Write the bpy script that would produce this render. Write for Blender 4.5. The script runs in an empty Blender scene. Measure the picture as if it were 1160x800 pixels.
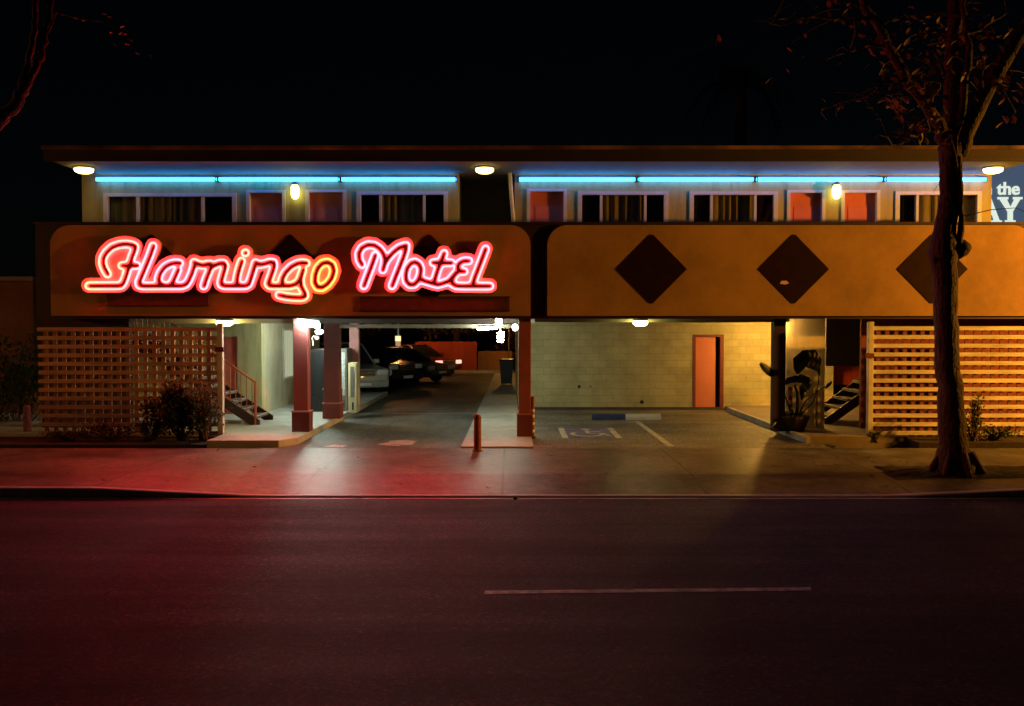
import bpy, bmesh, math, random
import numpy as np
from mathutils import Vector, Matrix
random.seed(7)
C = bpy.context.scene.collection
PI = math.pi
F = 1050.0; CH = 2.4; TH = math.atan(31.0 / F)
CT, ST = math.cos(TH), math.sin(TH)

# ------------------------------------------------------------------ measuring helpers
def P(px, py, Y):
    """point at depth Y on the sight line through a photograph position"""
    u = (px - 580) / F; v = (400 - py) / F
    t = Y / (CT + v * ST)
    return Vector((u * t, Y, CH + t * (-ST + v * CT)))
def X_(px, Y, py=369): return P(px, py, Y).x
def Z_(py, Y): return P(580, py, Y).z

# ------------------------------------------------------------------ materials
def newmat(name):
    m = bpy.data.materials.new(name); m.use_nodes = True
    nt = m.node_tree
    return m, nt, nt.nodes['Principled BSDF']
def N(nt, t, **kw):
    n = nt.nodes.new(t)
    for k, v in kw.items():
        if k in n.inputs: n.inputs[k].default_value = v
        else: setattr(n, k, v)
    return n
def mat(name, col, rough=0.7, var=0.25, scale=3.0, bump=0.0, bscale=60.0, metal=0.0, spec=0.5, dirt=0.0, stretch=(1, 1, 1), coat=0.0):
    m, nt, b = newmat(name); L = nt.links
    b.inputs['Roughness'].default_value = rough
    b.inputs['Metallic'].default_value = metal
    b.inputs['Specular IOR Level'].default_value = spec
    b.inputs['Coat Weight'].default_value = coat
    tc = N(nt, 'ShaderNodeTexCoord'); mp = N(nt, 'ShaderNodeMapping')
    mp.inputs['Scale'].default_value = stretch
    L.new(tc.outputs['Object'], mp.inputs['Vector'])
    ns = N(nt, 'ShaderNodeTexNoise', Scale=scale, Detail=7.0, Roughness=0.62)
    L.new(mp.outputs['Vector'], ns.inputs['Vector'])
    r = N(nt, 'ShaderNodeValToRGB')
    c = Vector(col[:3])
    r.color_ramp.elements[0].position = 0.3; r.color_ramp.elements[1].position = 0.72
    r.color_ramp.elements[0].color = (*[max(0, x * (1 - var)) for x in c], 1)
    r.color_ramp.elements[1].color = (*[min(1, x * (1 + var)) for x in c], 1)
    L.new(ns.outputs['Fac'], r.inputs['Fac'])
    out = r.outputs['Color']
    if dirt > 0:
        n2 = N(nt, 'ShaderNodeTexNoise', Scale=scale * 0.35, Detail=9.0, Roughness=0.75)
        L.new(tc.outputs['Object'], n2.inputs['Vector'])
        r2 = N(nt, 'ShaderNodeValToRGB')
        r2.color_ramp.elements[0].position = 0.36; r2.color_ramp.elements[1].position = 0.56
        k = 1 - dirt
        r2.color_ramp.elements[0].color = (k, k, k, 1); r2.color_ramp.elements[1].color = (1, 1, 1, 1)
        L.new(n2.outputs['Fac'], r2.inputs['Fac'])
        mx = N(nt, 'ShaderNodeMixRGB', blend_type='MULTIPLY', Fac=1.0)
        L.new(out, mx.inputs['Color1']); L.new(r2.outputs['Color'], mx.inputs['Color2'])
        out = mx.outputs['Color']
    if name in ('cream_wall', 'yellow_green_wall', 'tan_upper_wall'):
        m3 = N(nt, 'ShaderNodeMapping'); m3.inputs['Scale'].default_value = (3.2, 3.2, 0.35); L.new(tc.outputs['Object'], m3.inputs['Vector'])
        n4 = N(nt, 'ShaderNodeTexNoise', Scale=1.6, Detail=8.0, Roughness=0.7); L.new(m3.outputs[0], n4.inputs['Vector'])
        r4 = N(nt, 'ShaderNodeValToRGB'); r4.color_ramp.elements[0].position = 0.34; r4.color_ramp.elements[1].position = 0.52; r4.color_ramp.elements[0].color = (.72, .70, .68, 1)
        L.new(n4.outputs['Fac'], r4.inputs['Fac'])
        x4 = N(nt, 'ShaderNodeMixRGB', blend_type='MULTIPLY', Fac=1.0); L.new(out, x4.inputs['Color1']); L.new(r4.outputs[0], x4.inputs['Color2']); out = x4.outputs['Color']
    L.new(out, b.inputs['Base Color'])
    if bump > 0:
        n3 = N(nt, 'ShaderNodeTexNoise', Scale=bscale, Detail=4.0)
        L.new(mp.outputs['Vector'], n3.inputs['Vector'])
        bp = N(nt, 'ShaderNodeBump', Strength=bump, Distance=0.02)
        L.new(n3.outputs['Fac'], bp.inputs['Height']); L.new(bp.outputs['Normal'], b.inputs['Normal'])
    return m
def emis(name, col, strength):
    m, nt, b = newmat(name)
    b.inputs['Base Color'].default_value = (0.05, 0.05, 0.05, 1)
    b.inputs['Emission Color'].default_value = (*col, 1)
    b.inputs['Emission Strength'].default_value = strength
    return m

M = {}
M['stucco'] = mat('salmon_stucco', (0.42, 0.245, 0.085), 0.85, 0.10, 1.1, 0.5, 70, dirt=0.3)
M['upwall'] = mat('tan_upper_wall', (0.38, 0.34, 0.14), 0.85, 0.12, 1.5, 0.3, 60, dirt=0.15)
M['trim_dark'] = mat('dark_trim_wood', (0.028, 0.010, 0.012), 0.5, 0.3, 3, 0.2, 30)
M['diamond'] = mat('maroon_gloss_tile', (0.020, 0.007, 0.006), 0.3, 0.3, 4, 0.06, 12)
M['fascia'] = mat('roof_edge_paint', (0.013, 0.005, 0.005), 0.6, 0.4, 2, 0.2, 20)
M['gutter'] = mat('roof_edge_metal', (0.14, 0.07, 0.05), 0.45, 0.85, 1.3)
M['soffit'] = mat('soffit_paint', (0.17, 0.18, 0.14), 0.8, 0.12, 2, dirt=0.2)
M['frame'] = mat('window_frame_white', (0.55, 0.53, 0.52), 0.5, 0.1, 5)
M['door'] = mat('coral_door_paint', (0.55, 0.13, 0.10), 0.5, 0.15, 2, 0.05, 20)
M['door2'] = mat('faded_coral_door_paint', (0.50, 0.16, 0.15), 0.5, 0.15, 2, 0.05, 20)
M['curtain'] = mat('tan_curtain', (0.36, 0.28, 0.17), 0.9, 0.25, 6, stretch=(6, 1, 0.3))
M['dark'] = mat('dark_interior', (0.012, 0.010, 0.010), 0.9, 0.2, 2)
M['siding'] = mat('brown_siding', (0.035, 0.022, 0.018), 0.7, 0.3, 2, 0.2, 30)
M['cream'] = mat('cream_wall', (0.55, 0.50, 0.34), 0.8, 0.1, 1.3, 0.2, 60, dirt=0.15)
M['olive'] = mat('yellow_green_wall', (0.50, 0.47, 0.24), 0.8, 0.1, 1.3, 0.2, 60, dirt=0.12)
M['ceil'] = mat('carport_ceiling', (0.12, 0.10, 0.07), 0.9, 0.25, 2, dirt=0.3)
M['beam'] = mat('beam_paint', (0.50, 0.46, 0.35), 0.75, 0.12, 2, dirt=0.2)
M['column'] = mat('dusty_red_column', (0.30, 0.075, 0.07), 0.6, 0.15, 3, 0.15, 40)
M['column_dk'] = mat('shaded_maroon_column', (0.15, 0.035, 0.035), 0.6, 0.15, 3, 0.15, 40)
M['column_lt'] = mat('mauve_column_cap', (0.42, 0.17, 0.17), 0.6, 0.15, 3)
M['plinth'] = mat('maroon_plinth', (0.16, 0.03, 0.028), 0.55, 0.2, 3, 0.15, 40)
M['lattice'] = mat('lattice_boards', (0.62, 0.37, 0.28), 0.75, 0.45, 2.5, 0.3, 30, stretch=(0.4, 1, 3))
M['lattice_y'] = mat('yellow_lattice_boards', (0.64, 0.60, 0.50), 0.75, 0.40, 2.5, 0.3, 30, stretch=(0.4, 1, 3))
M['lattice_red'] = mat('red_lattice_uprights', (0.20, 0.04, 0.028), 0.75, 0.2, 3, 0.3, 30)
M['post_white'] = mat('white_post_paint', (0.68, 0.66, 0.60), 0.6, 0.12, 5, dirt=0.2)
M['conc'] = mat('platform_concrete', (0.52, 0.53, 0.50), 0.55, 0.14, 2.0, 0.2, 50, dirt=0.3)
M['brown_soil'] = mat('planting_soil', (0.030, 0.020, 0.014), 0.95, 0.5, 8, 0.8, 25)
M['bark'] = mat('tree_bark', (0.085, 0.05, 0.04), 0.8, 0.5, 5, 0.8, 22, stretch=(1, 1, 0.45))
nt_ = M['bark'].node_tree; bn_ = [n for n in nt_.nodes if n.type == 'BUMP'][0]; bn_.inputs['Strength'].default_value = 1.0; bn_.inputs['Distance'].default_value = 0.06
M['leaf'] = mat('dark_leaves', (0.016, 0.045, 0.018), 0.6, 0.5, 4)
M['leaf_red'] = mat('autumn_leaves', (0.24, 0.12, 0.07), 0.6, 0.5, 5)
M['leaf_g'] = mat('plant_leaves', (0.012, 0.026, 0.012), 0.45, 0.4, 5)
M['metal'] = mat('grey_metal', (0.22, 0.22, 0.22), 0.4, 0.15, 4, metal=0.7)
M['black'] = mat('black_plastic', (0.012, 0.012, 0.014), 0.35, 0.2, 4)
M['redpaint'] = mat('red_bollard_paint', (0.30, 0.05, 0.035), 0.5, 0.3, 6, dirt=0.4)
M['white'] = mat('white_paint', (0.75, 0.74, 0.70), 0.5, 0.1, 5)
M['grey'] = mat('grey_bin', (0.12, 0.11, 0.10), 0.6, 0.2, 4)
M['tread'] = mat('stair_tread', (0.10, 0.085, 0.075), 0.7, 0.3, 4)
M['nosing'] = mat('stair_nosing', (0.42, 0.34, 0.30), 0.6, 0.2, 5)
M['fence_red'] = mat('red_back_fence', (0.42, 0.06, 0.025), 0.8, 0.25, 1, 0.3, 30, stretch=(4, 1, 0.5))
M['fence_or'] = mat('orange_back_fence', (0.42, 0.19, 0.05), 0.8, 0.2, 1, 0.3, 30, stretch=(4, 1, 0.5))
M['glassdark'] = mat('dark_glass', (0.015, 0.017, 0.02), 0.07, 0.1, 2)
M['rubber'] = mat('tyre_rubber', (0.015, 0.015, 0.015), 0.8, 0.1, 5)
M['chrome'] = mat('chrome', (0.6, 0.6, 0.6), 0.18, 0.1, 5, metal=1.0)
M['silver'] = mat('silver_car_paint', (0.36, 0.37, 0.34), 0.3, 0.05, 3, metal=0.3, coat=0.6)
M['blackcar'] = mat('black_car_paint', (0.012, 0.012, 0.014), 0.25, 0.05, 3, coat=0.6)
M['greencar'] = mat('green_car_paint', (0.02, 0.06, 0.035), 0.3, 0.05, 3, coat=0.6)
M['redcar'] = mat('maroon_car_paint', (0.18, 0.02, 0.018), 0.3, 0.05, 3, coat=0.6)
M['headglass'] = mat('headlight_glass', (0.65, 0.66, 0.66), 0.12, 0.1, 3)
M['letterface'] = mat('letter_face_enamel', (0.75, 0.62, 0.58), 0.45, 0.15, 2.0, 0.05, 30)
M['letterline'] = mat('letter_line_paint', (0.008, 0.006, 0.006), 0.5, 0.3, 4)
M['blue'] = mat('worn_blue_paint', (0.03, 0.07, 0.22), 0.6, 0.35, 7, dirt=0.4)
M['purple'] = mat('worn_blue_symbol', (0.13, 0.12, 0.26), 0.6, 0.5, 9, dirt=0.6)
M['wornwhite'] = mat('worn_white_paint', (0.52, 0.49, 0.42), 0.6, 0.25, 9, dirt=0.45)
M['yellowbox'] = mat('cream_machine', (0.55, 0.48, 0.28), 0.5, 0.15, 4)

# glass pane over curtains
m, nt, b = newmat('window_glass')
tr_ = nt.nodes.new('ShaderNodeBsdfTransparent'); gl_ = nt.nodes.new('ShaderNodeBsdfGlossy'); mx_ = nt.nodes.new('ShaderNodeMixShader')
tr_.inputs[0].default_value = (.8, .82, .8, 1); gl_.inputs['Roughness'].default_value = 0.05
mx_.inputs[0].default_value = 0.07; nt.links.new(tr_.outputs[0], mx_.inputs[1]); nt.links.new(gl_.outputs[0], mx_.inputs[2])
nt.links.new(mx_.outputs[0], nt.nodes['Material Output'].inputs[0]); nt.nodes.remove(b)
M['glass'] = m

# concrete block wall
def block_mat(name, col):
    m, nt, b = newmat(name); L = nt.links
    b.inputs['Roughness'].default_value = 0.75
    tc = N(nt, 'ShaderNodeTexCoord'); sp = N(nt, 'ShaderNodeSeparateXYZ'); cb = N(nt, 'ShaderNodeCombineXYZ')
    L.new(tc.outputs['Object'], sp.inputs[0])
    ad = N(nt, 'ShaderNodeMath', operation='ADD'); L.new(sp.outputs['X'], ad.inputs[0]); L.new(sp.outputs['Y'], ad.inputs[1])
    L.new(ad.outputs[0], cb.inputs['X']); L.new(sp.outputs['Z'], cb.inputs['Y'])
    br = N(nt, 'ShaderNodeTexBrick', Scale=1.0)
    br.inputs['Brick Width'].default_value = 0.4; br.inputs['Row Height'].default_value = 0.2
    br.inputs['Mortar Size'].default_value = 0.007; br.inputs['Mortar Smooth'].default_value = 0.4
    c = Vector(col)
    br.inputs['Color1'].default_value = (*(c * 1.05), 1); br.inputs['Color2'].default_value = (*(c * 0.92), 1)
    br.inputs['Mortar'].default_value = (*(c * 0.7), 1)
    L.new(cb.outputs[0], br.inputs['Vector'])
    ns = N(nt, 'ShaderNodeTexNoise', Scale=1.3, Detail=8.0, Roughness=0.7); L.new(tc.outputs['Object'], ns.inputs['Vector'])
    r = N(nt, 'ShaderNodeValToRGB'); r.color_ramp.elements[0].position = 0.34; r.color_ramp.elements[1].position = 0.6
    r.color_ramp.elements[0].color = (0.72, 0.72, 0.70, 1)
    L.new(ns.outputs['Fac'], r.inputs['Fac'])
    mx = N(nt, 'ShaderNodeMixRGB', blend_type='MULTIPLY', Fac=1.0)
    L.new(br.outputs['Color'], mx.inputs['Color1']); L.new(r.outputs['Color'], mx.inputs['Color2'])
    L.new(mx.outputs['Color'], b.inputs['Base Color'])
    bp = N(nt, 'ShaderNodeBump', Strength=0.5, Distance=0.01, invert=True)
    L.new(br.outputs['Fac'], bp.inputs['Height']); L.new(bp.outputs['Normal'], b.inputs['Normal'])
    return m
M['block'] = block_mat('painted_block_wall', (0.43, 0.40, 0.20))

# asphalt, rougher / smoother wheel tracks run along X (road) or Y (driveway)
def asphalt(name, col, axis, rough=(0.42, 0.62), band=1.0, crack=0.6):
    m, nt, b = newmat(name); L = nt.links
    tc = N(nt, 'ShaderNodeTexCoord'); mp = N(nt, 'ShaderNodeMapping')
    mp.inputs['Scale'].default_value = (0.10, 1.3 * band, 1) if axis == 'X' else (1.3 * band, 0.12, 1)
    L.new(tc.outputs['Object'], mp.inputs['Vector'])
    n1 = N(nt, 'ShaderNodeTexNoise', Scale=1.2, Detail=6.0, Roughness=0.65); L.new(mp.outputs[0], n1.inputs['Vector'])
    n2 = N(nt, 'ShaderNodeTexNoise', Scale=38.0, Detail=5.0, Roughness=0.85); L.new(tc.outputs['Object'], n2.inputs['Vector'])
    n4 = N(nt, 'ShaderNodeTexNoise', Scale=0.8, Detail=8.0, Roughness=0.7); L.new(tc.outputs['Object'], n4.inputs['Vector'])
    c = Vector(col)
    r1 = N(nt, 'ShaderNodeValToRGB'); r1.color_ramp.elements[0].position = 0.3; r1.color_ramp.elements[1].position = 0.7
    r1.color_ramp.elements[0].color = (*(c * 0.55), 1); r1.color_ramp.elements[1].color = (*(c * 1.5), 1)
    L.new(n1.outputs['Fac'], r1.inputs['Fac'])
    r2 = N(nt, 'ShaderNodeValToRGB'); r2.color_ramp.elements[0].position = 0.35; r2.color_ramp.elements[1].position = 0.72
    r2.color_ramp.elements[0].color = (0.45, 0.45, 0.45, 1); r2.color_ramp.elements[1].color = (1.0, 1.0, 1.0, 1)
    L.new(n2.outputs['Fac'], r2.inputs['Fac'])
    mx = N(nt, 'ShaderNodeMixRGB', blend_type='MULTIPLY', Fac=1.0)
    L.new(r1.outputs['Color'], mx.inputs['Color1']); L.new(r2.outputs['Color'], mx.inputs['Color2'])
    vg = N(nt, 'ShaderNodeTexVoronoi', Scale=42.0); L.new(tc.outputs['Object'], vg.inputs['Vector'])
    sg = N(nt, 'ShaderNodeSeparateColor'); L.new(vg.outputs['Color'], sg.inputs[0])
    rg = N(nt, 'ShaderNodeValToRGB'); rg.color_ramp.elements[0].color = (.45, .45, .45, 1); rg.color_ramp.elements[1].color = (2.2, 2.2, 2.2, 1)
    e_ = rg.color_ramp.elements.new(.82); e_.color = (1.0, 1.0, 1.0, 1); L.new(sg.outputs[0], rg.inputs['Fac'])
    mg = N(nt, 'ShaderNodeMixRGB', blend_type='MULTIPLY', Fac=1.0); L.new(mx.outputs['Color'], mg.inputs['Color1']); L.new(rg.outputs[0], mg.inputs['Color2']); mx = mg
    nc = N(nt, 'ShaderNodeTexNoise', Scale=0.55, Detail=4.0, Roughness=0.55); L.new(tc.outputs['Object'], nc.inputs['Vector'])
    sb_ = N(nt, 'ShaderNodeMath', operation='SUBTRACT'); sb_.inputs[1].default_value = 0.5; L.new(nc.outputs['Fac'], sb_.inputs[0])
    ab_ = N(nt, 'ShaderNodeMath', operation='ABSOLUTE'); L.new(sb_.outputs[0], ab_.inputs[0])
    gt_ = N(nt, 'ShaderNodeMapRange'); gt_.inputs['From Min'].default_value = 0.0012; gt_.inputs['From Max'].default_value = 0.0035; gt_.inputs['To Min'].default_value = 0.3; L.new(ab_.outputs[0], gt_.inputs['Value'])
    mc = N(nt, 'ShaderNodeMixRGB', blend_type='MULTIPLY', Fac=1.0); L.new(mx.outputs['Color'], mc.inputs['Color1']); L.new(gt_.outputs[0], mc.inputs['Color2']); mx = mc
    n5 = N(nt, 'ShaderNodeTexNoise', Scale=22.0, Detail=5.0, Roughness=0.8); L.new(tc.outputs['Object'], n5.inputs['Vector'])
    r5 = N(nt, 'ShaderNodeValToRGB'); r5.color_ramp.elements[0].position = 0.35; r5.color_ramp.elements[1].position = 0.68
    r5.color_ramp.elements[0].color = (0.5, 0.5, 0.5, 1); r5.color_ramp.elements[1].color = (1.3, 1.3, 1.3, 1)
    L.new(n5.outputs['Fac'], r5.inputs['Fac'])
    mx5 = N(nt, 'ShaderNodeMixRGB', blend_type='MULTIPLY', Fac=1.0)
    L.new(mx.outputs['Color'], mx5.inputs['Color1']); L.new(r5.outputs['Color'], mx5.inputs['Color2']); mx = mx5
    r4 = N(nt, 'ShaderNodeValToRGB'); r4.color_ramp.elements[0].position = 0.38; r4.color_ramp.elements[1].position = 0.55
    r4.color_ramp.elements[0].color = (crack, crack, crack, 1)
    L.new(n4.outputs['Fac'], r4.inputs['Fac'])
    mx2 = N(nt, 'ShaderNodeMixRGB', blend_type='MULTIPLY', Fac=1.0)
    L.new(mx.outputs['Color'], mx2.inputs['Color1']); L.new(r4.outputs['Color'], mx2.inputs['Color2'])
    L.new(mx2.outputs['Color'], b.inputs['Base Color'])
    mr = N(nt, 'ShaderNodeMapRange'); mr.inputs['To Min'].default_value = rough[1]; mr.inputs['To Max'].default_value = rough[0]
    mr.inputs['From Min'].default_value = 0.3; mr.inputs['From Max'].default_value = 0.7
    L.new(n1.outputs['Fac'], mr.inputs['Value']); L.new(mr.outputs[0], b.inputs['Roughness'])
    bp = N(nt, 'ShaderNodeBump', Strength=0.75, Distance=0.02)
    L.new(n2.outputs['Fac'], bp.inputs['Height']); L.new(bp.outputs['Normal'], b.inputs['Normal'])
    return m
M['road'] = asphalt('road_asphalt', (0.085, 0.045, 0.08), 'X', (0.58, 0.74))
M['road'].node_tree.nodes['Principled BSDF'].inputs['Specular IOR Level'].default_value = 0.12
M['drive'] = asphalt('driveway_asphalt', (0.22, 0.23, 0.21), 'Y', (0.42, 0.6), 0.5)
M['lot'] = asphalt('parking_asphalt', (0.30, 0.275, 0.23), 'X', (0.5, 0.65), 0.6, 0.55)

# sidewalk: joints, stains
def walk_mat():
    m, nt, b = newmat('sidewalk_concrete'); L = nt.links
    tc = N(nt, 'ShaderNodeTexCoord'); sp = N(nt, 'ShaderNodeSeparateXYZ'); L.new(tc.outputs['Object'], sp.inputs[0])
    n1 = N(nt, 'ShaderNodeTexNoise', Scale=0.9, Detail=10.0, Roughness=0.7); L.new(tc.outputs['Object'], n1.inputs['Vector'])
    n2 = N(nt, 'ShaderNodeTexNoise', Scale=60.0, Detail=4.0, Roughness=0.7); L.new(tc.outputs['Object'], n2.inputs['Vector'])
    vo = N(nt, 'ShaderNodeTexVoronoi', Scale=2.3); L.new(tc.outputs['Object'], vo.inputs['Vector'])
    r1 = N(nt, 'ShaderNodeValToRGB'); r1.color_ramp.elements[0].position = 0.40; r1.color_ramp.elements[1].position = 0.60
    r1.color_ramp.elements[0].color = (0.050, 0.048, 0.046, 1); r1.color_ramp.elements[1].color = (0.20, 0.195, 0.185, 1)
    L.new(n1.outputs['Fac'], r1.inputs['Fac'])
    r2 = N(nt, 'ShaderNodeValToRGB'); r2.color_ramp.elements[0].color = (0.7, 0.7, 0.7, 1); r2.color_ramp.elements[0].position = 0.3; r2.color_ramp.elements[1].position = 0.6
    L.new(n2.outputs['Fac'], r2.inputs['Fac'])
    mx = N(nt, 'ShaderNodeMixRGB', blend_type='MULTIPLY', Fac=1.0); L.new(r1.outputs[0], mx.inputs['Color1']); L.new(r2.outputs[0], mx.inputs['Color2'])
    n7 = N(nt, 'ShaderNodeTexNoise', Scale=7.0, Detail=8.0, Roughness=0.8); L.new(tc.outputs['Object'], n7.inputs['Vector'])
    r7 = N(nt, 'ShaderNodeValToRGB'); r7.color_ramp.elements[0].position = .38; r7.color_ramp.elements[1].position = .62; r7.color_ramp.elements[0].color = (.55, .55, .55, 1); r7.color_ramp.elements[1].color = (1.25, 1.25, 1.25, 1)
    L.new(n7.outputs['Fac'], r7.inputs['Fac'])
    m7 = N(nt, 'ShaderNodeMixRGB', blend_type='MULTIPLY', Fac=1.0); L.new(mx.outputs[0], m7.inputs['Color1']); L.new(r7.outputs[0], m7.inputs['Color2'])
    nc = N(nt, 'ShaderNodeTexNoise', Scale=0.7, Detail=5.0, Roughness=0.6); L.new(tc.outputs['Object'], nc.inputs['Vector'])
    sb_ = N(nt, 'ShaderNodeMath', operation='SUBTRACT'); sb_.inputs[1].default_value = 0.47; L.new(nc.outputs['Fac'], sb_.inputs[0])
    ab_ = N(nt, 'ShaderNodeMath', operation='ABSOLUTE'); L.new(sb_.outputs[0], ab_.inputs[0])
    gt_ = N(nt, 'ShaderNodeMapRange'); gt_.inputs['From Min'].default_value = 0.001; gt_.inputs['From Max'].default_value = 0.003; gt_.inputs['To Min'].default_value = 0.25; L.new(ab_.outputs[0], gt_.inputs['Value'])
    m8 = N(nt, 'ShaderNodeMixRGB', blend_type='MULTIPLY', Fac=1.0); L.new(m7.outputs[0], m8.inputs['Color1']); L.new(gt_.outputs[0], m8.inputs['Color2']); mx = m8
    # gum spots
    lt = N(nt, 'ShaderNodeMath', operation='LESS_THAN'); lt.inputs[1].default_value = 0.055; L.new(vo.outputs['Distance'], lt.inputs[0])
    sc = N(nt, 'ShaderNodeMath', operation='MULTIPLY'); sc.inputs[1].default_value = 0.6; L.new(lt.outputs[0], sc.inputs[0])
    # joints
    def joint(out, period, off, w):
        a = N(nt, 'ShaderNodeMath', operation='ADD'); a.inputs[1].default_value = off; L.new(out, a.inputs[0])
        p = N(nt, 'ShaderNodeMath', operation='PINGPONG'); p.inputs[1].default_value = period / 2; L.new(a.outputs[0], p.inputs[0])
        l = N(nt, 'ShaderNodeMath', operation='LESS_THAN'); l.inputs[1].default_value = w; L.new(p.outputs[0], l.inputs[0])
        return l.outputs[0]
    j1 = joint(sp.outputs['X'], 3.05, 0.145, 0.018); j2 = joint(sp.outputs['Y'], 1.9, -15.35, 0.008)
    mm = N(nt, 'ShaderNodeMath', operation='MAXIMUM'); L.new(j1, mm.inputs[0]); L.new(j2, mm.inputs[1])
    js = N(nt, 'ShaderNodeMath', operation='MULTIPLY'); js.inputs[1].default_value = 0.92; L.new(mm.outputs[0], js.inputs[0])
    m2 = N(nt, 'ShaderNodeMath', operation='MAXIMUM'); L.new(js.outputs[0], m2.inputs[0]); L.new(sc.outputs[0], m2.inputs[1])
    mx2 = N(nt, 'ShaderNodeMixRGB', blend_type='MIX'); mx2.inputs['Color2'].default_value = (0.03, 0.027, 0.025, 1)
    L.new(m2.outputs[0], mx2.inputs['Fac']); L.new(mx.outputs[0], mx2.inputs['Color1'])
    L.new(mx2.outputs[0], b.inputs['Base Color'])
    mr = N(nt, 'ShaderNodeMapRange'); mr.inputs['To Min'].default_value = 0.30; mr.inputs['To Max'].default_value = 0.66
    L.new(n1.outputs['Fac'], mr.inputs['Value']); L.new(mr.outputs[0], b.inputs['Roughness'])
    bp = N(nt, 'ShaderNodeBump', Strength=0.3, Distance=0.01); L.new(n2.outputs['Fac'], bp.inputs['Height']); L.new(bp.outputs['Normal'], b.inputs['Normal'])
    return m
M['walk'] = walk_mat()

# neon gas colours drift along the tubing
def neon_mat(name, stops, scale, strength):
    m, nt, b = newmat(name); L = nt.links
    tc = N(nt, 'ShaderNodeTexCoord'); ns = N(nt, 'ShaderNodeTexNoise', Scale=scale, Detail=1.0); L.new(tc.outputs['Object'], ns.inputs['Vector'])
    r = N(nt, 'ShaderNodeValToRGB'); cr = r.color_ramp
    cr.elements[0].position = stops[0][0]; cr.elements[0].color = (*stops[0][1], 1)
    cr.elements[1].position = stops[-1][0]; cr.elements[1].color = (*stops[-1][1], 1)
    for p, c in stops[1:-1]:
        e = cr.elements.new(p); e.color = (*c, 1)
    L.new(ns.outputs['Fac'], r.inputs['Fac']); L.new(r.outputs['Color'], b.inputs['Emission Color'])
    b.inputs['Emission Strength'].default_value = strength
    b.inputs['Base Color'].default_value = (0.3, 0.1, 0.1, 1)
    return m
NEON_S = 44.0
M['neon_pink'] = neon_mat('pink_neon_gas', [(0.38, (1.0, 0.021, 0.028)), (0.5, (1.0, 0.020, 0.018)), (0.62, (1.0, 0.025, 0.013))], 0.9, NEON_S)
M['neon_rose'] = neon_mat('rose_neon_gas', [(0.35, (1.0, 0.021, 0.032)), (0.65, (1.0, 0.021, 0.022))], 1.3, NEON_S)
M['neon_blue'] = emis('blue_neon_gas', (0.018, 0.30, 1.0), 13.0)
M['lamp_warm'] = emis('warm_lamp_glass', (1.0, 0.80, 0.24), 46.0)
M['lamp_eave'] = emis('yellow_eave_lamp_glass', (1.0, 0.74, 0.20), 8.0)
M['lamp_wall'] = emis('yellow_green_lamp_glass', (1.0, 0.86, 0.18), 6.5)
M['lamp_cool'] = emis('cool_fluorescent', (0.80, 1.0, 0.88), 125.0)
M['lamp_white'] = emis('white_fluorescent', (0.92, 1.0, 0.76), 120.0)
M['lamp_back'] = emis('warm_back_lamp', (1.0, 0.36, 0.08), 420.0)
M['lamp_orange'] = emis('orange_lamp_glass', (1.0, .50, .11), 85)
M['sodium'] = emis('sodium_lamp_glass', (1.0, 0.36, 0.035), 60.0)
M['sodium2'] = emis('dim_sodium_lamp_glass', (1.0, 0.36, 0.08), 480.0)
M['board'] = emis('backlit_blue_panel', (0.055, 0.085, 0.14), 1.0)
M['boardtext'] = emis('backlit_letter_face', (0.75, 0.85, 0.72), 1.0)
M['signlamp'] = emis('small_lit_notice', (1.0, 0.5, 0.25), 2.2)
M['headlit'] = emis('lit_car_lamp', (1.0, 0.5, 0.36), 1.5)
M['winlit'] = emis('lit_office_curtain', (0.50, 0.52, 0.33), 0.75)

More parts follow.
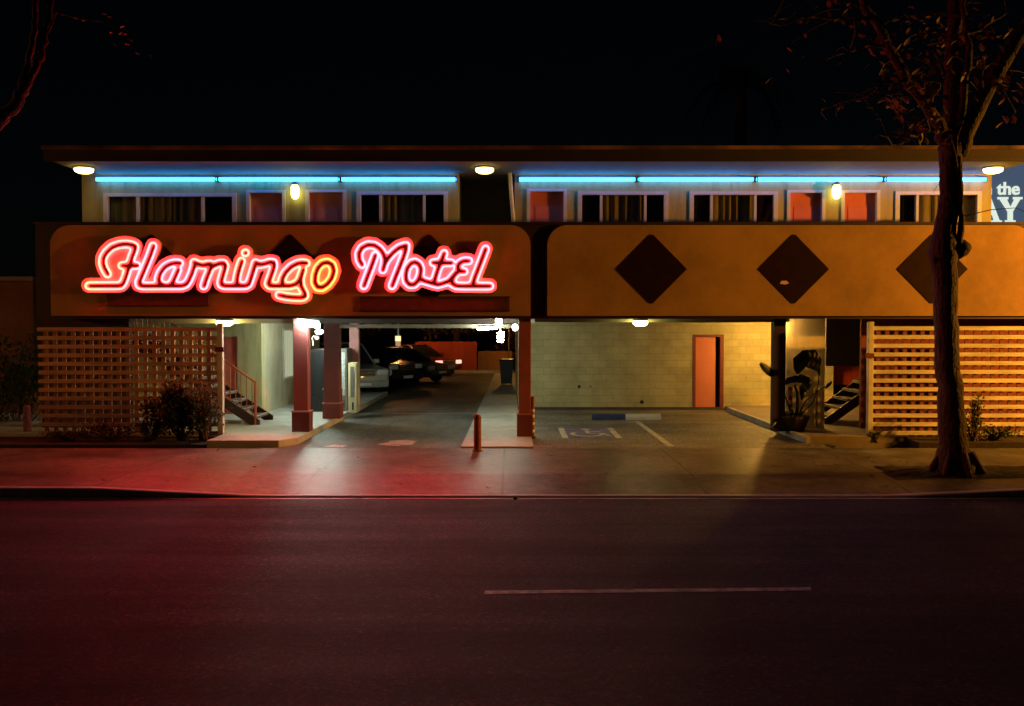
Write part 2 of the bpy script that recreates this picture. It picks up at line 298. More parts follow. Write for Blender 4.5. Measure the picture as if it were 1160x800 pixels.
# ------------------------------------------------------------------ mesh builder
class MB:
    def __init__(s): s.v = []; s.f = []
    def add(s, vs, fs):
        o = len(s.v); s.v += [tuple(v) for v in vs]; s.f += [tuple(i + o for i in f) for f in fs]; return s
    def box(s, x0, x1, y0, y1, z0, z1):
        vs = [(x, y, z) for x in (x0, x1) for y in (y0, y1) for z in (z0, z1)]
        return s.add(vs, [(0, 1, 3, 2), (4, 6, 7, 5), (0, 4, 5, 1), (2, 3, 7, 6), (0, 2, 6, 4), (1, 5, 7, 3)])
    def obox(s, c, ax, ay, az):
        c = Vector(c); ax, ay, az = Vector(ax), Vector(ay), Vector(az)
        vs = [c + i * ax + j * ay + k * az for i in (-1, 1) for j in (-1, 1) for k in (-1, 1)]
        return s.add(vs, [(0, 1, 3, 2), (4, 6, 7, 5), (0, 4, 5, 1), (2, 3, 7, 6), (0, 2, 6, 4), (1, 5, 7, 3)])
    def prism(s, poly, y0, y1):                     # poly in (x, z), extruded along Y
        n = len(poly)
        vs = [(x, y0, z) for x, z in poly] + [(x, y1, z) for x, z in poly]
        fs = [tuple(range(n)), tuple(range(2 * n - 1, n - 1, -1))] + [(i, i + n, (i + 1) % n + n, (i + 1) % n) for i in range(n)]
        return s.add(vs, fs)
    def flat(s, poly, z0, z1):                      # poly in (x, y), extruded along Z
        n = len(poly)
        vs = [(x, y, z0) for x, y in poly] + [(x, y, z1) for x, y in poly]
        fs = [tuple(range(n - 1, -1, -1)), tuple(range(n, 2 * n))] + [(i, (i + 1) % n, (i + 1) % n + n, i + n) for i in range(n)]
        return s.add(vs, fs)
    def tube(s, pts, rad, n=8, closed=False, cap=True, wob=0.0):
        pts = [Vector(p) for p in pts]; m = len(pts)
        rad = rad if isinstance(rad, (list, tuple)) else [rad] * m
        up = Vector((0.123, 0.31, 0.94)).normalized(); rings = []; prev = None
        for i, p in enumerate(pts):
            a = pts[(i - 1) % m] if (closed or i > 0) else p
            b = pts[(i + 1) % m] if (closed or i < m - 1) else p
            t = (b - a); t = t.normalized() if t.length > 1e-9 else Vector((0, 0, 1))
            if prev is None:
                u = t.cross(up)
                if u.length < 0.1: u = t.cross(Vector((1, 0, 0)))
            else: u = prev - t * prev.dot(t)
            u.normalize(); prev = u; w = t.cross(u)
            rings.append([p + (u * math.cos(2 * PI * k / n) + w * math.sin(2 * PI * k / n)) * rad[i] * (1 + random.uniform(-wob, wob)) for k in range(n)])
        vs = [v for r in rings for v in r]; fs = []
        for i in range(m if closed else m - 1):
            j = (i + 1) % m
            for k in range(n): fs.append((i * n + k, i * n + (k + 1) % n, j * n + (k + 1) % n, j * n + k))
        if cap and not closed: fs += [tuple(range(n - 1, -1, -1)), tuple((m - 1) * n + k for k in range(n))]
        return s.add(vs, fs)
    def lathe(s, prof, c=(0, 0, 0), n=20, axis='Z'):
        vs = []; fs = []; c = Vector(c)
        for r, h in prof:
            for k in range(n):
                a = 2 * PI * k / n
                d = {'Z': (r * math.cos(a), r * math.sin(a), h), 'Y': (r * math.cos(a), h, r * math.sin(a)), 'X': (h, r * math.cos(a), r * math.sin(a))}[axis]
                vs.append(c + Vector(d))
        m = len(prof)
        for i in range(m - 1):
            for k in range(n): fs.append((i * n + k, i * n + (k + 1) % n, (i + 1) * n + (k + 1) % n, (i + 1) * n + k))
        fs += [tuple(range(n - 1, -1, -1)), tuple((m - 1) * n + k for k in range(n))]
        return s.add(vs, fs)
    def build(s, name, m, parent=None, smooth=False, bevel=0.0):
        me = bpy.data.meshes.new(name)
        off = Vector((0, 0, 0)); p = parent
        while p is not None: off += Vector(p.location); p = p.parent
        me.from_pydata([Vector(v) - off for v in s.v], [], s.f); me.update()
        bm = bmesh.new(); bm.from_mesh(me)
        bmesh.ops.recalc_face_normals(bm, faces=bm.faces)
        if bevel > 0:
            bmesh.ops.bevel(bm, geom=[e for e in bm.edges if e.calc_face_angle(0) > 0.5], offset=bevel, segments=2, affect='EDGES', profile=0.6)
        bm.to_mesh(me); bm.free()
        if smooth:
            for q in me.polygons: q.use_smooth = True
        o = bpy.data.objects.new(name, me); C.objects.link(o)
        if m is not None: me.materials.append(M[m] if isinstance(m, str) else m)
        o.parent = parent
        return o
def tag(o, label=None, cat=None, group=None, kind=None):
    if label: o['label'] = label
    if cat: o['category'] = cat
    if group: o['group'] = group
    if kind: o['kind'] = kind
    return o
def thing(name, label, cat, loc=(0, 0, 0), group=None):
    o = bpy.data.objects.new(name, None); C.objects.link(o); o.location = loc
    return tag(o, label, cat, group)
def copy_tree(o, label, loc=None, rotz=None):
    r = o.copy(); C.objects.link(r); r['label'] = label
    if loc is not None: r.location = loc
    if rotz is not None: r.rotation_euler = (0, 0, rotz)
    for ch in list(o.children):
        c = ch.copy(); C.objects.link(c); c.parent = r
        for g in list(ch.children):
            d = g.copy(); C.objects.link(d); d.parent = c
    return r
def rrect(x0, x1, z0, z1, r, corners, n=8):
    """rounded rectangle in (x, z); corners: bl br tr tl"""
    pts = []
    for (cx, cz, a0, on, sx, sz) in ((x0, z0, PI, corners[0], 1, 1), (x1, z0, 1.5 * PI, corners[1], -1, 1), (x1, z1, 0, corners[2], -1, -1), (x0, z1, 0.5 * PI, corners[3], 1, -1)):
        if not on: pts.append((cx, cz)); continue
        for i in range(n + 1):
            a = a0 + i / n * PI / 2
            pts.append((cx + sx * r + r * math.cos(a), cz + sz * r + r * math.sin(a)))
    return pts

# ================================================================== SETTING
ROADZ = -0.14
MB().box(-150, 150, -40, 260, -0.6, -0.20).build('ground', mat('dark_earth', (0.03, 0.025, 0.02), 0.95, 0.4, 0.6))['kind'] = 'structure'
o = MB().add([(-120, -6, ROADZ), (120, -6, ROADZ), (120, 13.46, ROADZ), (-120, 13.46, ROADZ)], [(0, 1, 2, 3)]).build('road', 'road'); o['kind'] = 'structure'
# concrete gutter lip
o = MB().box(-120, 120, 13.46, 13.60, -0.18, ROADZ + 0.008).build('gutter', mat('gutter_concrete', (0.30, 0.28, 0.26), 0.5, 0.35, 3, 0.3, 40, dirt=0.4)); o['kind'] = 'structure'
# lane dash
o = MB()
a, b_ = P(549, 673.5, 1), P(549, 673.5, 1)
def G(px, py, z):
    d = P(px, py, 1) - Vector((0, 0, CH)); t = (z - CH) / d.z
    return Vector((0, 0, CH)) + d * t
g0 = G(549, 671.5, ROADZ); g1 = G(917, 667.5, ROADZ); w = 0.11
o.add([g0 + Vector((0, -w / 2, 0.004)), g1 + Vector((0, -w / 2, 0.004)), g1 + Vector((0.03, w / 2, 0.004)), g0 + Vector((0, w / 2, 0.004))], [(0, 1, 2, 3)])
o = o.build('lane_line', mat('worn_lane_paint', (0.66, 0.60, 0.46), 0.6, 0.45, 9, dirt=0.8)); o['kind'] = 'structure'

# sidewalk with dropped kerb in front of the driveway
YC, YS = 13.60, 18.10
def apron(x, y):
    t = min(1, max(0, (x + 6.2) / 2.4)) * min(1, max(0, (8.2 - x) / 2.6))
    drop = 0.118 * t
    k = min(1, max(0, (y - YC) / 1.35))
    return -drop * (1 - k) - 0.004 * (1 - min(1, (y - YC) / 4.5))
xs = [-120, -60, -30, -15] + [-10 + i * 0.25 for i in range(81)] + [15, 30, 60, 120]
ys = [YC, YC + 0.15, YC + 0.17] + [YC + 0.3 + i * 0.35 for i in range(12)] + [YS]
vs = []; fs = []
for j, y in enumerate(ys):
    for i, x in enumerate(xs): vs.append((x, y, apron(x, y)))
n = len(xs)
for j in range(len(ys) - 1):
    for i in range(n - 1): fs.append((j * n + i, j * n + i + 1, (j + 1) * n + i + 1, (j + 1) * n + i))
base = len(vs)
for i, x in enumerate(xs): vs.append((x, YC, -0.19))
for i in range(n - 1): fs.append((i, base + i, base + i + 1, i + 1))
o = MB().add(vs, fs).build('sidewalk', 'walk'); o['kind'] = 'structure'
# kerb: a proud stone along the sidewalk edge
vs = []; fs = []
for i, x in enumerate(xs):
    z = apron(x, YC)
    vs += [(x, YC - 0.012, -0.17), (x, YC - 0.012, z + 0.0), (x, YC + 0.012, z + 0.014), (x, YC + 0.15, z + 0.010), (x, YC + 0.155, z - 0.02)]
for i in range(n - 1):
    for k in range(4): fs.append((i * 5 + k, (i + 1) * 5 + k, (i + 1) * 5 + k + 1, i * 5 + k + 1))
o = MB().add(vs, fs).build('kerb', mat('kerb_concrete', (0.52, 0.47, 0.42), 0.55, 0.25, 2, 0.3, 40, dirt=0.35)); o['kind'] = 'structure'

# lots behind the sidewalk
o = MB().add([(-5.0, YS, -0.012), (0.2, YS, -0.012), (0.2, 75, -0.012), (-16, 75, -0.012), (-16, 27, -0.012), (-5.0, 27, -0.012)], [(0, 1, 2, 3, 4, 5)]).build('driveway', 'drive'); o['kind'] = 'structure'
o = MB().add([(0.2, YS, -0.008), (6.3, YS, -0.008), (6.3, 27, -0.008), (0.2, 27, -0.008)], [(0, 1, 2, 3)]).build('parking_bay', 'lot'); o['kind'] = 'structure'
WX0 = (G(521, 509, 0.02)).x; WXB = -0.85
o = MB().flat([(WX0, YS + 0.01), (0.42, YS + 0.01), (0.42, 20.2), (0.16, 26.4), (0.16, 46), (WXB, 46), (WXB - 0.1, 27)], -0.15, 0.035).build('walkway', 'conc', bevel=0.01); o['kind'] = 'structure'
# left platform and right platform
o = MB().flat([(-6.05, 18.30), (-4.62, 18.30), (-4.35, 18.8), (-4.30, 32), (-14, 32), (-14, 19.6), (-6.05, 19.6)], -0.15, 0.13).build('entrance_platform', 'conc', bevel=0.015); o['kind'] = 'structure'
o = MB().flat([(6.10, 19.15), (8.2, 19.15), (8.2, 19.6), (14, 19.6), (14, 27), (6.10, 27)], -0.15, 0.11).build('stair_platform', mat('brown_paving', (0.20, 0.16, 0.13), 0.6, 0.2, 3, 0.2, 40, dirt=0.3), bevel=0.012); o['kind'] = 'structure'
MB().box(6.00, 6.10, 18.9, 25.8, -0.14, 0.125).build('platform_kerb', mat('pale_kerb', (0.36, 0.34, 0.31), 0.6, 0.2, 3, dirt=0.3), bevel=0.01)['kind'] = 'structure'
# planting beds under the lattice screens
o = MB().box(-12.5, -6.06, 18.3, 20.2, -0.1, 0.045).build('planting_bed', 'brown_soil'); o['kind'] = 'structure'
o = MB().box(8.2, 14.5, 18.6, 19.55, -0.1, 0.05).build('planting_bed', 'brown_soil'); o['kind'] = 'structure'
# tree pit
pm = MB(); gx = [6.05 + k * .13 for k in range(26)]; gy = [14.55 + k * .1 for k in range(13)]; rp = random.Random(3)
pm.add([(x + (.25 if x < 6.1 and y > 15.2 else 0), y, apron(x, y) + (.004 if i_ in (0, 25) or j_ in (0, 12) else .012 + rp.uniform(0, .035))) for j_, y in enumerate(gy) for i_, x in enumerate(gx)], [(j_ * 26 + i_, j_ * 26 + i_ + 1, (j_ + 1) * 26 + i_ + 1, (j_ + 1) * 26 + i_) for j_ in range(12) for i_ in range(25)])
o = pm.build('tree_pit', 'brown_soil'); o['kind'] = 'structure'

# painted markings on the bay and driveway
def quad(name, pts, z, m, label=None):
    o = MB().add([(x, y, z) for x, y in pts], [tuple(range(len(pts)))]).build(name, m); o['kind'] = 'structure'; return o
quad('bay_line', [(3.10, 18.4), (3.24, 18.4), (3.20, 23.2), (3.08, 23.2)], -0.003, 'wornwhite')
# accessible parking symbol: square with worn border and wheelchair figure
sx0, sx1, sy0, sy1 = 1.08, 2.36, 19.75, 21.75
for pts in ([(sx0, sy0), (sx0 + .13, sy0), (sx0 + .13, sy1), (sx0, sy1)], [(sx1 - .13, sy0), (sx1, sy0), (sx1, sy1), (sx1 - .13, sy1)]):
    quad('symbol_border', pts, -0.002, 'wornwhite')
quad('symbol_field', [(sx0 + .13, sy0), (sx1 - .13, sy0), (sx1 - .13, sy1), (sx0 + .13, sy1)], -0.005, 'purple')
sm = MB(); cx, cy = 1.72, 20.6
sm.tube([(cx + .32 * math.cos(a), cy + .42 * math.sin(a), 0.0) for a in [math.radians(t) for t in range(150, 391, 15)]], 0.004, 4)
def strip(mb, a, b, w, z):
    a = Vector((*a, z)); b = Vector((*b, z)); d = (b - a).normalized(); s_ = Vector((-d.y, d.x, 0)) * w / 2
    mb.add([a - s_, b - s_, b + s_, a + s_], [(0, 1, 2, 3)])
sm = MB()
arc = [(cx - .05 + .33 * math.cos(math.radians(t)), cy - .1 + .42 * math.sin(math.radians(t))) for t in range(140, 381, 20)]
for p, q in zip(arc, arc[1:]): strip(sm, p, q, 0.10, 0.0)
for p, q in [((cx - .02, 21.2), (cx - .02, 20.65)), ((cx - .02, 20.95), (cx + .28, 20.95)), ((cx, 20.62), (cx + .3, 20.62)), ((cx + .3, 20.62), (cx + .42, 20.15))]: strip(sm, p, q, 0.09, 0.0)
sm.add([(cx - .02 + .1 * math.cos(a), 21.42 + .14 * math.sin(a), 0.0) for a in [2 * PI * k / 12 for k in range(12)]], [tuple(range(12))])
o = sm.build('symbol_figure', 'wornwhite'); o['kind'] = 'structure'
# arrow on the driveway
quad('painted_arrow', [(-2.75, 18.75), (-2.25, 18.45), (-2.25, 18.62), (-2.02, 18.68), (-2.0, 19.25), (-2.2, 19.45), (-2.55, 19.35), (-2.55, 19.05)], -0.006, 'wornwhite')
quad('painted_arrow_remnant', [(-3.75, 18.35), (-3.35, 18.3), (-3.3, 18.55), (-3.6, 18.7)], -0.006, 'wornwhite')
quad('drive_joint', [(-4.2, 25.2), (-0.9, 25.4), (-0.9, 25.52), (-4.2, 25.3)], -0.007, 'conc')

# ================================================================== MOTEL BUILDING
YP = 19.5                                            # face of the balcony front
bl = thing('motel_building', 'long two storey tan and salmon motel with dark diamonds along its balcony front', 'building', (0, 21, 0))
def bpart(mb, name, m, parent=None, label=None, **k):
    o = mb.build(name, m, parent or bl, **k)
    if label: o['label'] = label
    return o
ZB = Z_(358, YP); ZT = Z_(254, YP)
XL, XR = X_(42, YP + .1), X_(1178, YP + .1)
# dark balcony board with its top cap
bpart(MB().box(XL, XR, YP + .08, YP + .2, ZB - .06, ZT), 'balcony_board', 'trim_dark')
bpart(MB().box(XL - .02, XR + .02, YP + .03, YP + .26, ZT + .003, ZT + .05), 'balcony_cap', 'trim_dark')
def panel(x0, x1, corners):
    f = bpart(MB().prism(rrect(X_(x0, YP), X_(x1, YP), ZB, ZT - .02, 0.42, corners), YP, YP + .078), 'stucco_panel', 'stucco')
    return f
pl = panel(58, 601, (0, 0, 1, 1)); pr = panel(620, 1168, (0, 0, 1, 1))
def diamond(px, par, lab=None):
    c = P(px, 305, YP); h = 40 / F * YP
    poly = [(c.x - h, c.z), (c.x - .03, c.z - h * .97), (c.x + .03, c.z - h * .97), (c.x + h, c.z), (c.x + .03, c.z + h * .97), (c.x - .03, c.z + h * .97)]
    d = MB().prism(poly, YP - .012, YP - .001).build('diamond', 'diamond', par)
    return d
for px in (172, 329, 486): diamond(px, pl)
for px in (738, 899, 1056): diamond(px, pr)
c = P(888, 320, YP); bpart(MB().prism([(c.x - .09, c.z - .03), (c.x + .03, c.z - .045), (c.x + .10, c.z - .02), (c.x + .05, c.z + .035), (c.x - .06, c.z + .03)], YP - .02, YP - .014), 'pale_patch', mat('painted_pink_glint', (0.7, 0.45, 0.42), 0.6))  # pink glint on the glossy diamond, drawn as a small pale shape
# faint plates under the sign words
for (x0, x1, y0, y1) in ((408, 577, 337, 352), (122, 236, 334, 346)):
    a = P(x0, y1, YP); b = P(x1, y0, YP)
    pb = bpart(MB().box(a.x, b.x, YP - .03, YP - .001, a.z, b.z), 'name_plate', mat('faded_maroon_plate', (0.11, 0.028, 0.02), 0.6, 0.35, 5, dirt=0.3))
    fr = MB(); t = .02
    fr.box(a.x - t, b.x + t, YP - .045, YP - .002, a.z - t, a.z).box(a.x - t, b.x + t, YP - .045, YP - .002, b.z, b.z + t)
    fr.build('plate_frame', 'trim_dark', pb)
# balcony floor slab, upper walls
YU = 21.0; FL = 3.3
bpart(MB().box(XL + .1, XR - .1, YP + .21, YU + 6, FL - .18, FL), 'balcony_floor', 'beam')
ZW = 5.95
def wall_open(mb, x0, x1, z0, z1, y0, y1, ops):
    x = x0
    for a, b, za, zb in sorted(ops):
        mb.box(x, a, y0, y1, z0, z1)
        if zb < z1: mb.box(a, b, y0, y1, zb, z1)
        if za > z0: mb.box(a, b, y0, y1, z0, za)
        x = b
    mb.box(x, x1, y0, y1, z0, z1); return mb
def ux(px): return X_(px, YU, 230)
wins = [(118.5, 267, (156, 229.5), 219, (1, 1, 0)), (405, 506.5, (431, 480.5), 217, (0, 1, 0)), (655.5, 756, (681, 731), 217, (0, 1, 0)), (782, 880, (806, 855.5), 217, (0, 1, 0)), (1015, 1110.5, (1039, 1086), 217, (0, 1, 1))]
doors = [(280, 323, 215.5, 'door2'), (347, 391.5, 215, 'door2'), (597.5, 641.5, 214, 'door'), (892, 934, 215.5, 'door'), (953.5, 996, 215.5, 'door')]
SILL = 4.05
ops = [(ux(a), ux(b), SILL, Z_(t, YU)) for a, b, _, t, _ in wins] + [(ux(a), ux(b), FL + .0, Z_(t, YU)) for a, b, t, _ in doors]
xa, xb, xc, xd = ux(93), ux(519.5), ux(583), ux(1123)
wm = MB(); wall_open(wm, xa, xb, FL + .002, ZW, YU, YU + .2, [o for o in ops if o[1] < xb])
bpart(wm, 'upper_wall', 'upwall')
wm = MB(); wall_open(wm, xc, xd, FL + .002, ZW, YU, YU + .2, [o for o in ops if o[0] > xc])
bpart(wm, 'upper_wall', 'upwall')
bpart(MB().box(xa, xa + .2, YU + .202, YU + 6, FL, ZW).box(xd - .2, xd, YU + .202, YU + 6, FL, ZW).box(xb - .2, xb, YU + .202, YU + 1.6, FL, ZW).box(xc, xc + .2, YU + .202, YU + 1.6, FL, ZW).box(xa + .2, xd - .2, YU + 5.8, YU + 6, FL, ZW), 'end_wall', 'upwall')
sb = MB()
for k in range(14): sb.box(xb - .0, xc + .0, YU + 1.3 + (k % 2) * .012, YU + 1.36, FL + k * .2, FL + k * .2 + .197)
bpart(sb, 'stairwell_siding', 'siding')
for wd, (a, b, mul, t, cur) in enumerate(wins):
    x0, x1 = ux(a), ux(b); zt = Z_(t, YU); fw = .075
    fr = MB().box(x0 - .02, x0 + fw, YU - .03, YU + .1, SILL, zt).box(x1 - fw, x1 + .02, YU - .03, YU + .1, SILL, zt).box(x0 + fw, x1 - fw, YU - .028, YU + .1, zt - fw, zt).box(x0 + fw, x1 - fw, YU - .028, YU + .1, SILL, SILL + fw)
    for mu in mul: fr.box(ux(mu) - .028, ux(mu) + .028, YU - .02, YU + .09, SILL + fw, zt - fw)
    w_ = bpart(fr, 'window', 'frame')
    MB().box(x0 + fw, x1 - fw, YU + .03, YU + .036, SILL + fw, zt - fw).build('pane', 'glass', w_)
    edges = [x0 + fw] + [ux(q) for q in mul] + [x1 - fw]
    for k in range(3):
        e0, e1 = edges[k] + .01, edges[k + 1] - .01
        if cur[k]:
            nn = int((e1 - e0) / .03); pts = []
            for i in range(nn + 1):
                x = e0 + (e1 - e0) * i / nn
                pts.append((x, YU + .14 + .028 * math.sin(x * 34 + 1.5 * math.sin(x * 9)) + .01 * math.sin(x * 91)))
            vs = [(x, y, SILL) for x, y in pts] + [(x, y, zt - .02 - .015 * (i % 3 == 0)) for i, (x, y) in enumerate(pts)]
            q = MB().add(vs, [(i, i + 1, i + 2 + nn, i + 1 + nn) for i in range(nn)]).build('curtain', 'curtain', w_, smooth=True)
    MB().box(x0, x1, YU + .25, YU + .27, SILL - .1, zt + .1).build('room_shade', 'dark', w_)
for a, b, t, dm in doors:
    x0, x1 = ux(a), ux(b); zt = Z_(t, YU); fw = .06
    d = MB().box(x0 + fw, x1 - fw, YU + .09, YU + .13, FL + .01, zt - fw)
    pw = (x1 - x0 - 2 * fw)
    for zz in (FL + .2, FL + 1.1):
        d.box(x0 + fw + pw * .16, x1 - fw - pw * .16, YU + .078, YU + .089, zz, zz + .7)
    d = bpart(d, 'door', dm)
    MB().box(x0 - .015, x0 + fw, YU - .03, YU + .15, FL, zt).box(x1 - fw, x1 + .015, YU - .03, YU + .15, FL, zt).box(x0 + fw, x1 - fw, YU - .028, YU + .15, zt - fw, zt).build('door_frame', 'frame', d)
    MB().lathe([(.012, 0), (.03, -.02), (.03, -.05), (.01, -.06)], (x0 + .16, YU + .09, FL + 1.0), 10, 'Y').build('door_knob', 'metal', d)
# vertical board battens on the plain bits of the right upper wall
# roof with eaves and thin metal edge
RX0, RX1 = X_(55, 19.15), X_(1172, 19.15); ZE = Z_(180.5, 19.15)
rf = bpart(MB().box(RX0, RX1, 19.15, YU + 7, ZE, ZE + .04), 'soffit', 'soffit')
rf = bpart(MB().box(RX0 - .03, RX1 + .03, 19.10, YU + 7.05, ZE + .042, ZE + .25), 'roof', 'fascia')
MB().box(RX0 - .06, RX1 + .06, 19.05, 19.098, ZE + .19, ZE + .262).build('roof_edge', 'gutter', rf)
MB().box(RX0 - .03, RX1 + .03, 19.115, 19.149, ZE - .05, ZE + .041).build('drip_board', 'fascia', rf)
# stairwell post / downspout
bpart(MB().tube([P(577.5, 196, YU - .25), P(579.5, 225, YU - .25), P(582.5, 262, YU - .25)], .045, 8), 'downspout', 'post_white', smooth=True)

# ground floor
YB = 26.5; ZC = 2.50
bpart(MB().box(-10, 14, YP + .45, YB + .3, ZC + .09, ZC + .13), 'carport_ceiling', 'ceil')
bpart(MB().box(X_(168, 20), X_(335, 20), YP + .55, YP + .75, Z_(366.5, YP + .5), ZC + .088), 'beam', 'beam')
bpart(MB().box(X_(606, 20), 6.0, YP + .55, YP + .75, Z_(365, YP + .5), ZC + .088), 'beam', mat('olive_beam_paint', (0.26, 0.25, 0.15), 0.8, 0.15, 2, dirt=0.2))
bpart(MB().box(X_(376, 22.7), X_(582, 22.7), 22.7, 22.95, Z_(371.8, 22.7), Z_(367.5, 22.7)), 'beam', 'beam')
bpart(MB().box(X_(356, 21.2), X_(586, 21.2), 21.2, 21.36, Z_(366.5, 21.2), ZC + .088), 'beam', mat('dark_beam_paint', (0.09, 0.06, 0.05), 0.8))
for y in (24.2, 25.4): bpart(MB().box(.2, 6.1, y, y + .12, ZC - .02, ZC + .088), 'joist', 'beam')
# right block wall with door opening
XW0 = X_(587, YB); dx0, dx1 = X_(785, YB), X_(820, YB); zt = Z_(379, YB)
wm = MB().box(XW0, dx0, YB, YB + .2, -.1, ZC + .088).box(dx0, dx1, YB, YB + .2, zt, ZC + .088).box(dx1, 9.2, YB, YB + .2, -.1, ZC + .088)
bpart(wm, 'block_wall', 'block')
bpart(MB().box(XW0, XW0 + .2, YB + .202, 46, -.1, 5.9), 'side_wall', 'cream')
d = bpart(MB().box(dx0 + .08, X_(812, YB), YB + .12, YB + .16, 0, zt - .07), 'door', mat('salmon_ground_door', (0.62, 0.20, 0.12), 0.5, 0.08, 2))
MB().box(dx0, dx0 + .08, YB - .02, YB + .2, 0, zt).box(dx1 - .1, dx1, YB - .02, YB + .6, 0, zt).box(dx0 + .08, dx1 - .1, YB - .018, YB + .2, zt - .07, zt).build('door_frame', 'plinth', d)
MB().box(X_(812, YB), dx1 - .1, YB + .58, YB + .6, 0, zt - .07).build('door_reveal', mat('olive_reveal', (.25, .22, .12), .8), d)
for (px, py, r) in ((656, 438, .045), (727, 455.5, .055), (669, 438, .02)):
    c = P(px, py, YB); bpart(MB().lathe([(r, 0), (r, -.02), (r * .6, -.03)], c - Vector((0, .003, 0)), 12, 'Y'), 'wall_vent', 'black')
bpart(MB().box(XW0, 6.0, YB - .04, YB - .003, -.02, .07), 'base_board', mat('dark_base_board', (0.06, 0.05, 0.04), 0.8))
# stub wall by the right stair
bpart(MB().box(X_(891, 20.6), X_(935, 20.6), 20.6, 21.3, .08, ZB + .3), 'stub_wall', 'cream')
bpart(MB().tube([P(925, 440, 20.55), P(925, 484, 20.55)], .025, 8), 'drain_pipe', mat('brown_pipe', (.12, .07, .04), .6))
bpart(MB().box(X_(936, 24), 12, 24.0, 24.2, 1.35, ZC + .088), 'rear_header', 'siding')
# left ground floor
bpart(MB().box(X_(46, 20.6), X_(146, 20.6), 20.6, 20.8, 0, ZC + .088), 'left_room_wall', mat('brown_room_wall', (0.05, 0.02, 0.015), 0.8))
bpart(MB().box(-10.5, X_(296, 23.8), 23.8, 24.0, .1, ZC + .088), 'lobby_wall', 'olive')
lx = X_(296, 23.8)
wy0, wy1, wz0, wz1 = 26.0, 29.2, Z_(430, 26.5) - .0, 2.32
lw = MB().box(lx - .2, lx, 24.002, wy0, .1, ZC + .088).box(lx - .2, lx, wy1, 31, .1, ZC + .088).box(lx - .2, lx, wy0, wy1, .1, wz0).box(lx - .2, lx, wy0, wy1, wz1, ZC + .088)
bpart(lw, 'lobby_side_wall', 'cream')
wf = MB()
for (ya, yb) in ((wy0, wy0 + .07), (wy1 - .07, wy1), ((wy0 + wy1) / 2 - .03, (wy0 + wy1) / 2 + .03)): wf.box(lx - .1, lx + .03, ya, yb, wz0, wz1)
wf.box(lx - .1, lx + .028, wy0 + .07, wy1 - .07, wz1 - .06, wz1).box(lx - .1, lx + .028, wy0 + .07, wy1 - .07, wz0, wz0 + .06)
wf = bpart(wf, 'window', 'frame')
nn = 90; pts = [(lx - .12 + .03 * math.sin(i * .9), wy0 + (wy1 - wy0) * i / nn) for i in range(nn + 1)]
MB().add([(x, y, wz0) for x, y in pts] + [(x, y, wz1) for x, y in pts], [(i, i + 1, i + 2 + nn, i + 1 + nn) for i in range(nn)]).build('curtain', 'winlit', wf, smooth=True)
dd = bpart(MB().box(X_(255, 23.78), X_(267, 23.78), 23.74, 23.798, .14, Z_(382, 23.8)), 'door', 'door')
MB().box(X_(253, 23.78), X_(255, 23.78) - .002, 23.72, 23.797, .14, Z_(381, 23.8)).box(X_(267, 23.78) + .002, X_(269, 23.78), 23.72, 23.797, .14, Z_(381, 23.8)).build('door_frame', 'plinth', dd)
bpart(MB().box(-9.5, lx - .2, 30.8, 31, .1, ZC + .088), 'rear_lobby_wall', 'cream')
# columns
def column(x0, x1, y, zb, zt, ph, m='column', pm='plinth'):
    cx = (x0 + x1) / 2; hw = (x1 - x0) / 2
    c_ = bpart(MB().box(cx - hw, cx + hw, y, y + 2 * hw, zb, zt), 'column', m, bevel=.012)
    if ph:
        MB().box(cx - hw - .035, cx + hw + .035, y - .035, y + 2 * hw + .035, zb, zb + ph).build('plinth', pm, c_, bevel=.01)
        MB().box(cx - hw - .045, cx + hw + .045, y - .045, y + 2 * hw + .045, zb + ph + .001, zb + ph + .03).build('plinth_cap', 'column_lt', c_, bevel=.005)
    return c_
YCo = 19.75
column(X_(332, YCo), X_(348, YCo), YCo, .13, Z_(364, YCo) + .3, .42)
column(X_(587.5, YCo), X_(601.5, YCo), YCo, .035, ZB + .25, .46)
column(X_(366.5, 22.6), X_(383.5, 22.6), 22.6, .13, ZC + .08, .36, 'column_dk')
column(X_(395.5, 25.6), X_(406, 25.6), 25.6, .13, ZC + .08, 0, 'column_lt')
column(X_(877, 20.0), X_(890.5, 20.0), 20.0, .11, ZB + .25, .0, 'trim_dark')  # maroon like the other columns; its unlit front is put into the dark colour

# rear wing of the motel beyond the cars
bpart(MB().box(-13.5, -5.6, 31.5, 58, 2.55, 5.6), 'rear_wing', mat('rear_wing_brown', (0.12, 0.045, 0.03), 0.85, 0.2, 1, 0.3, 40))

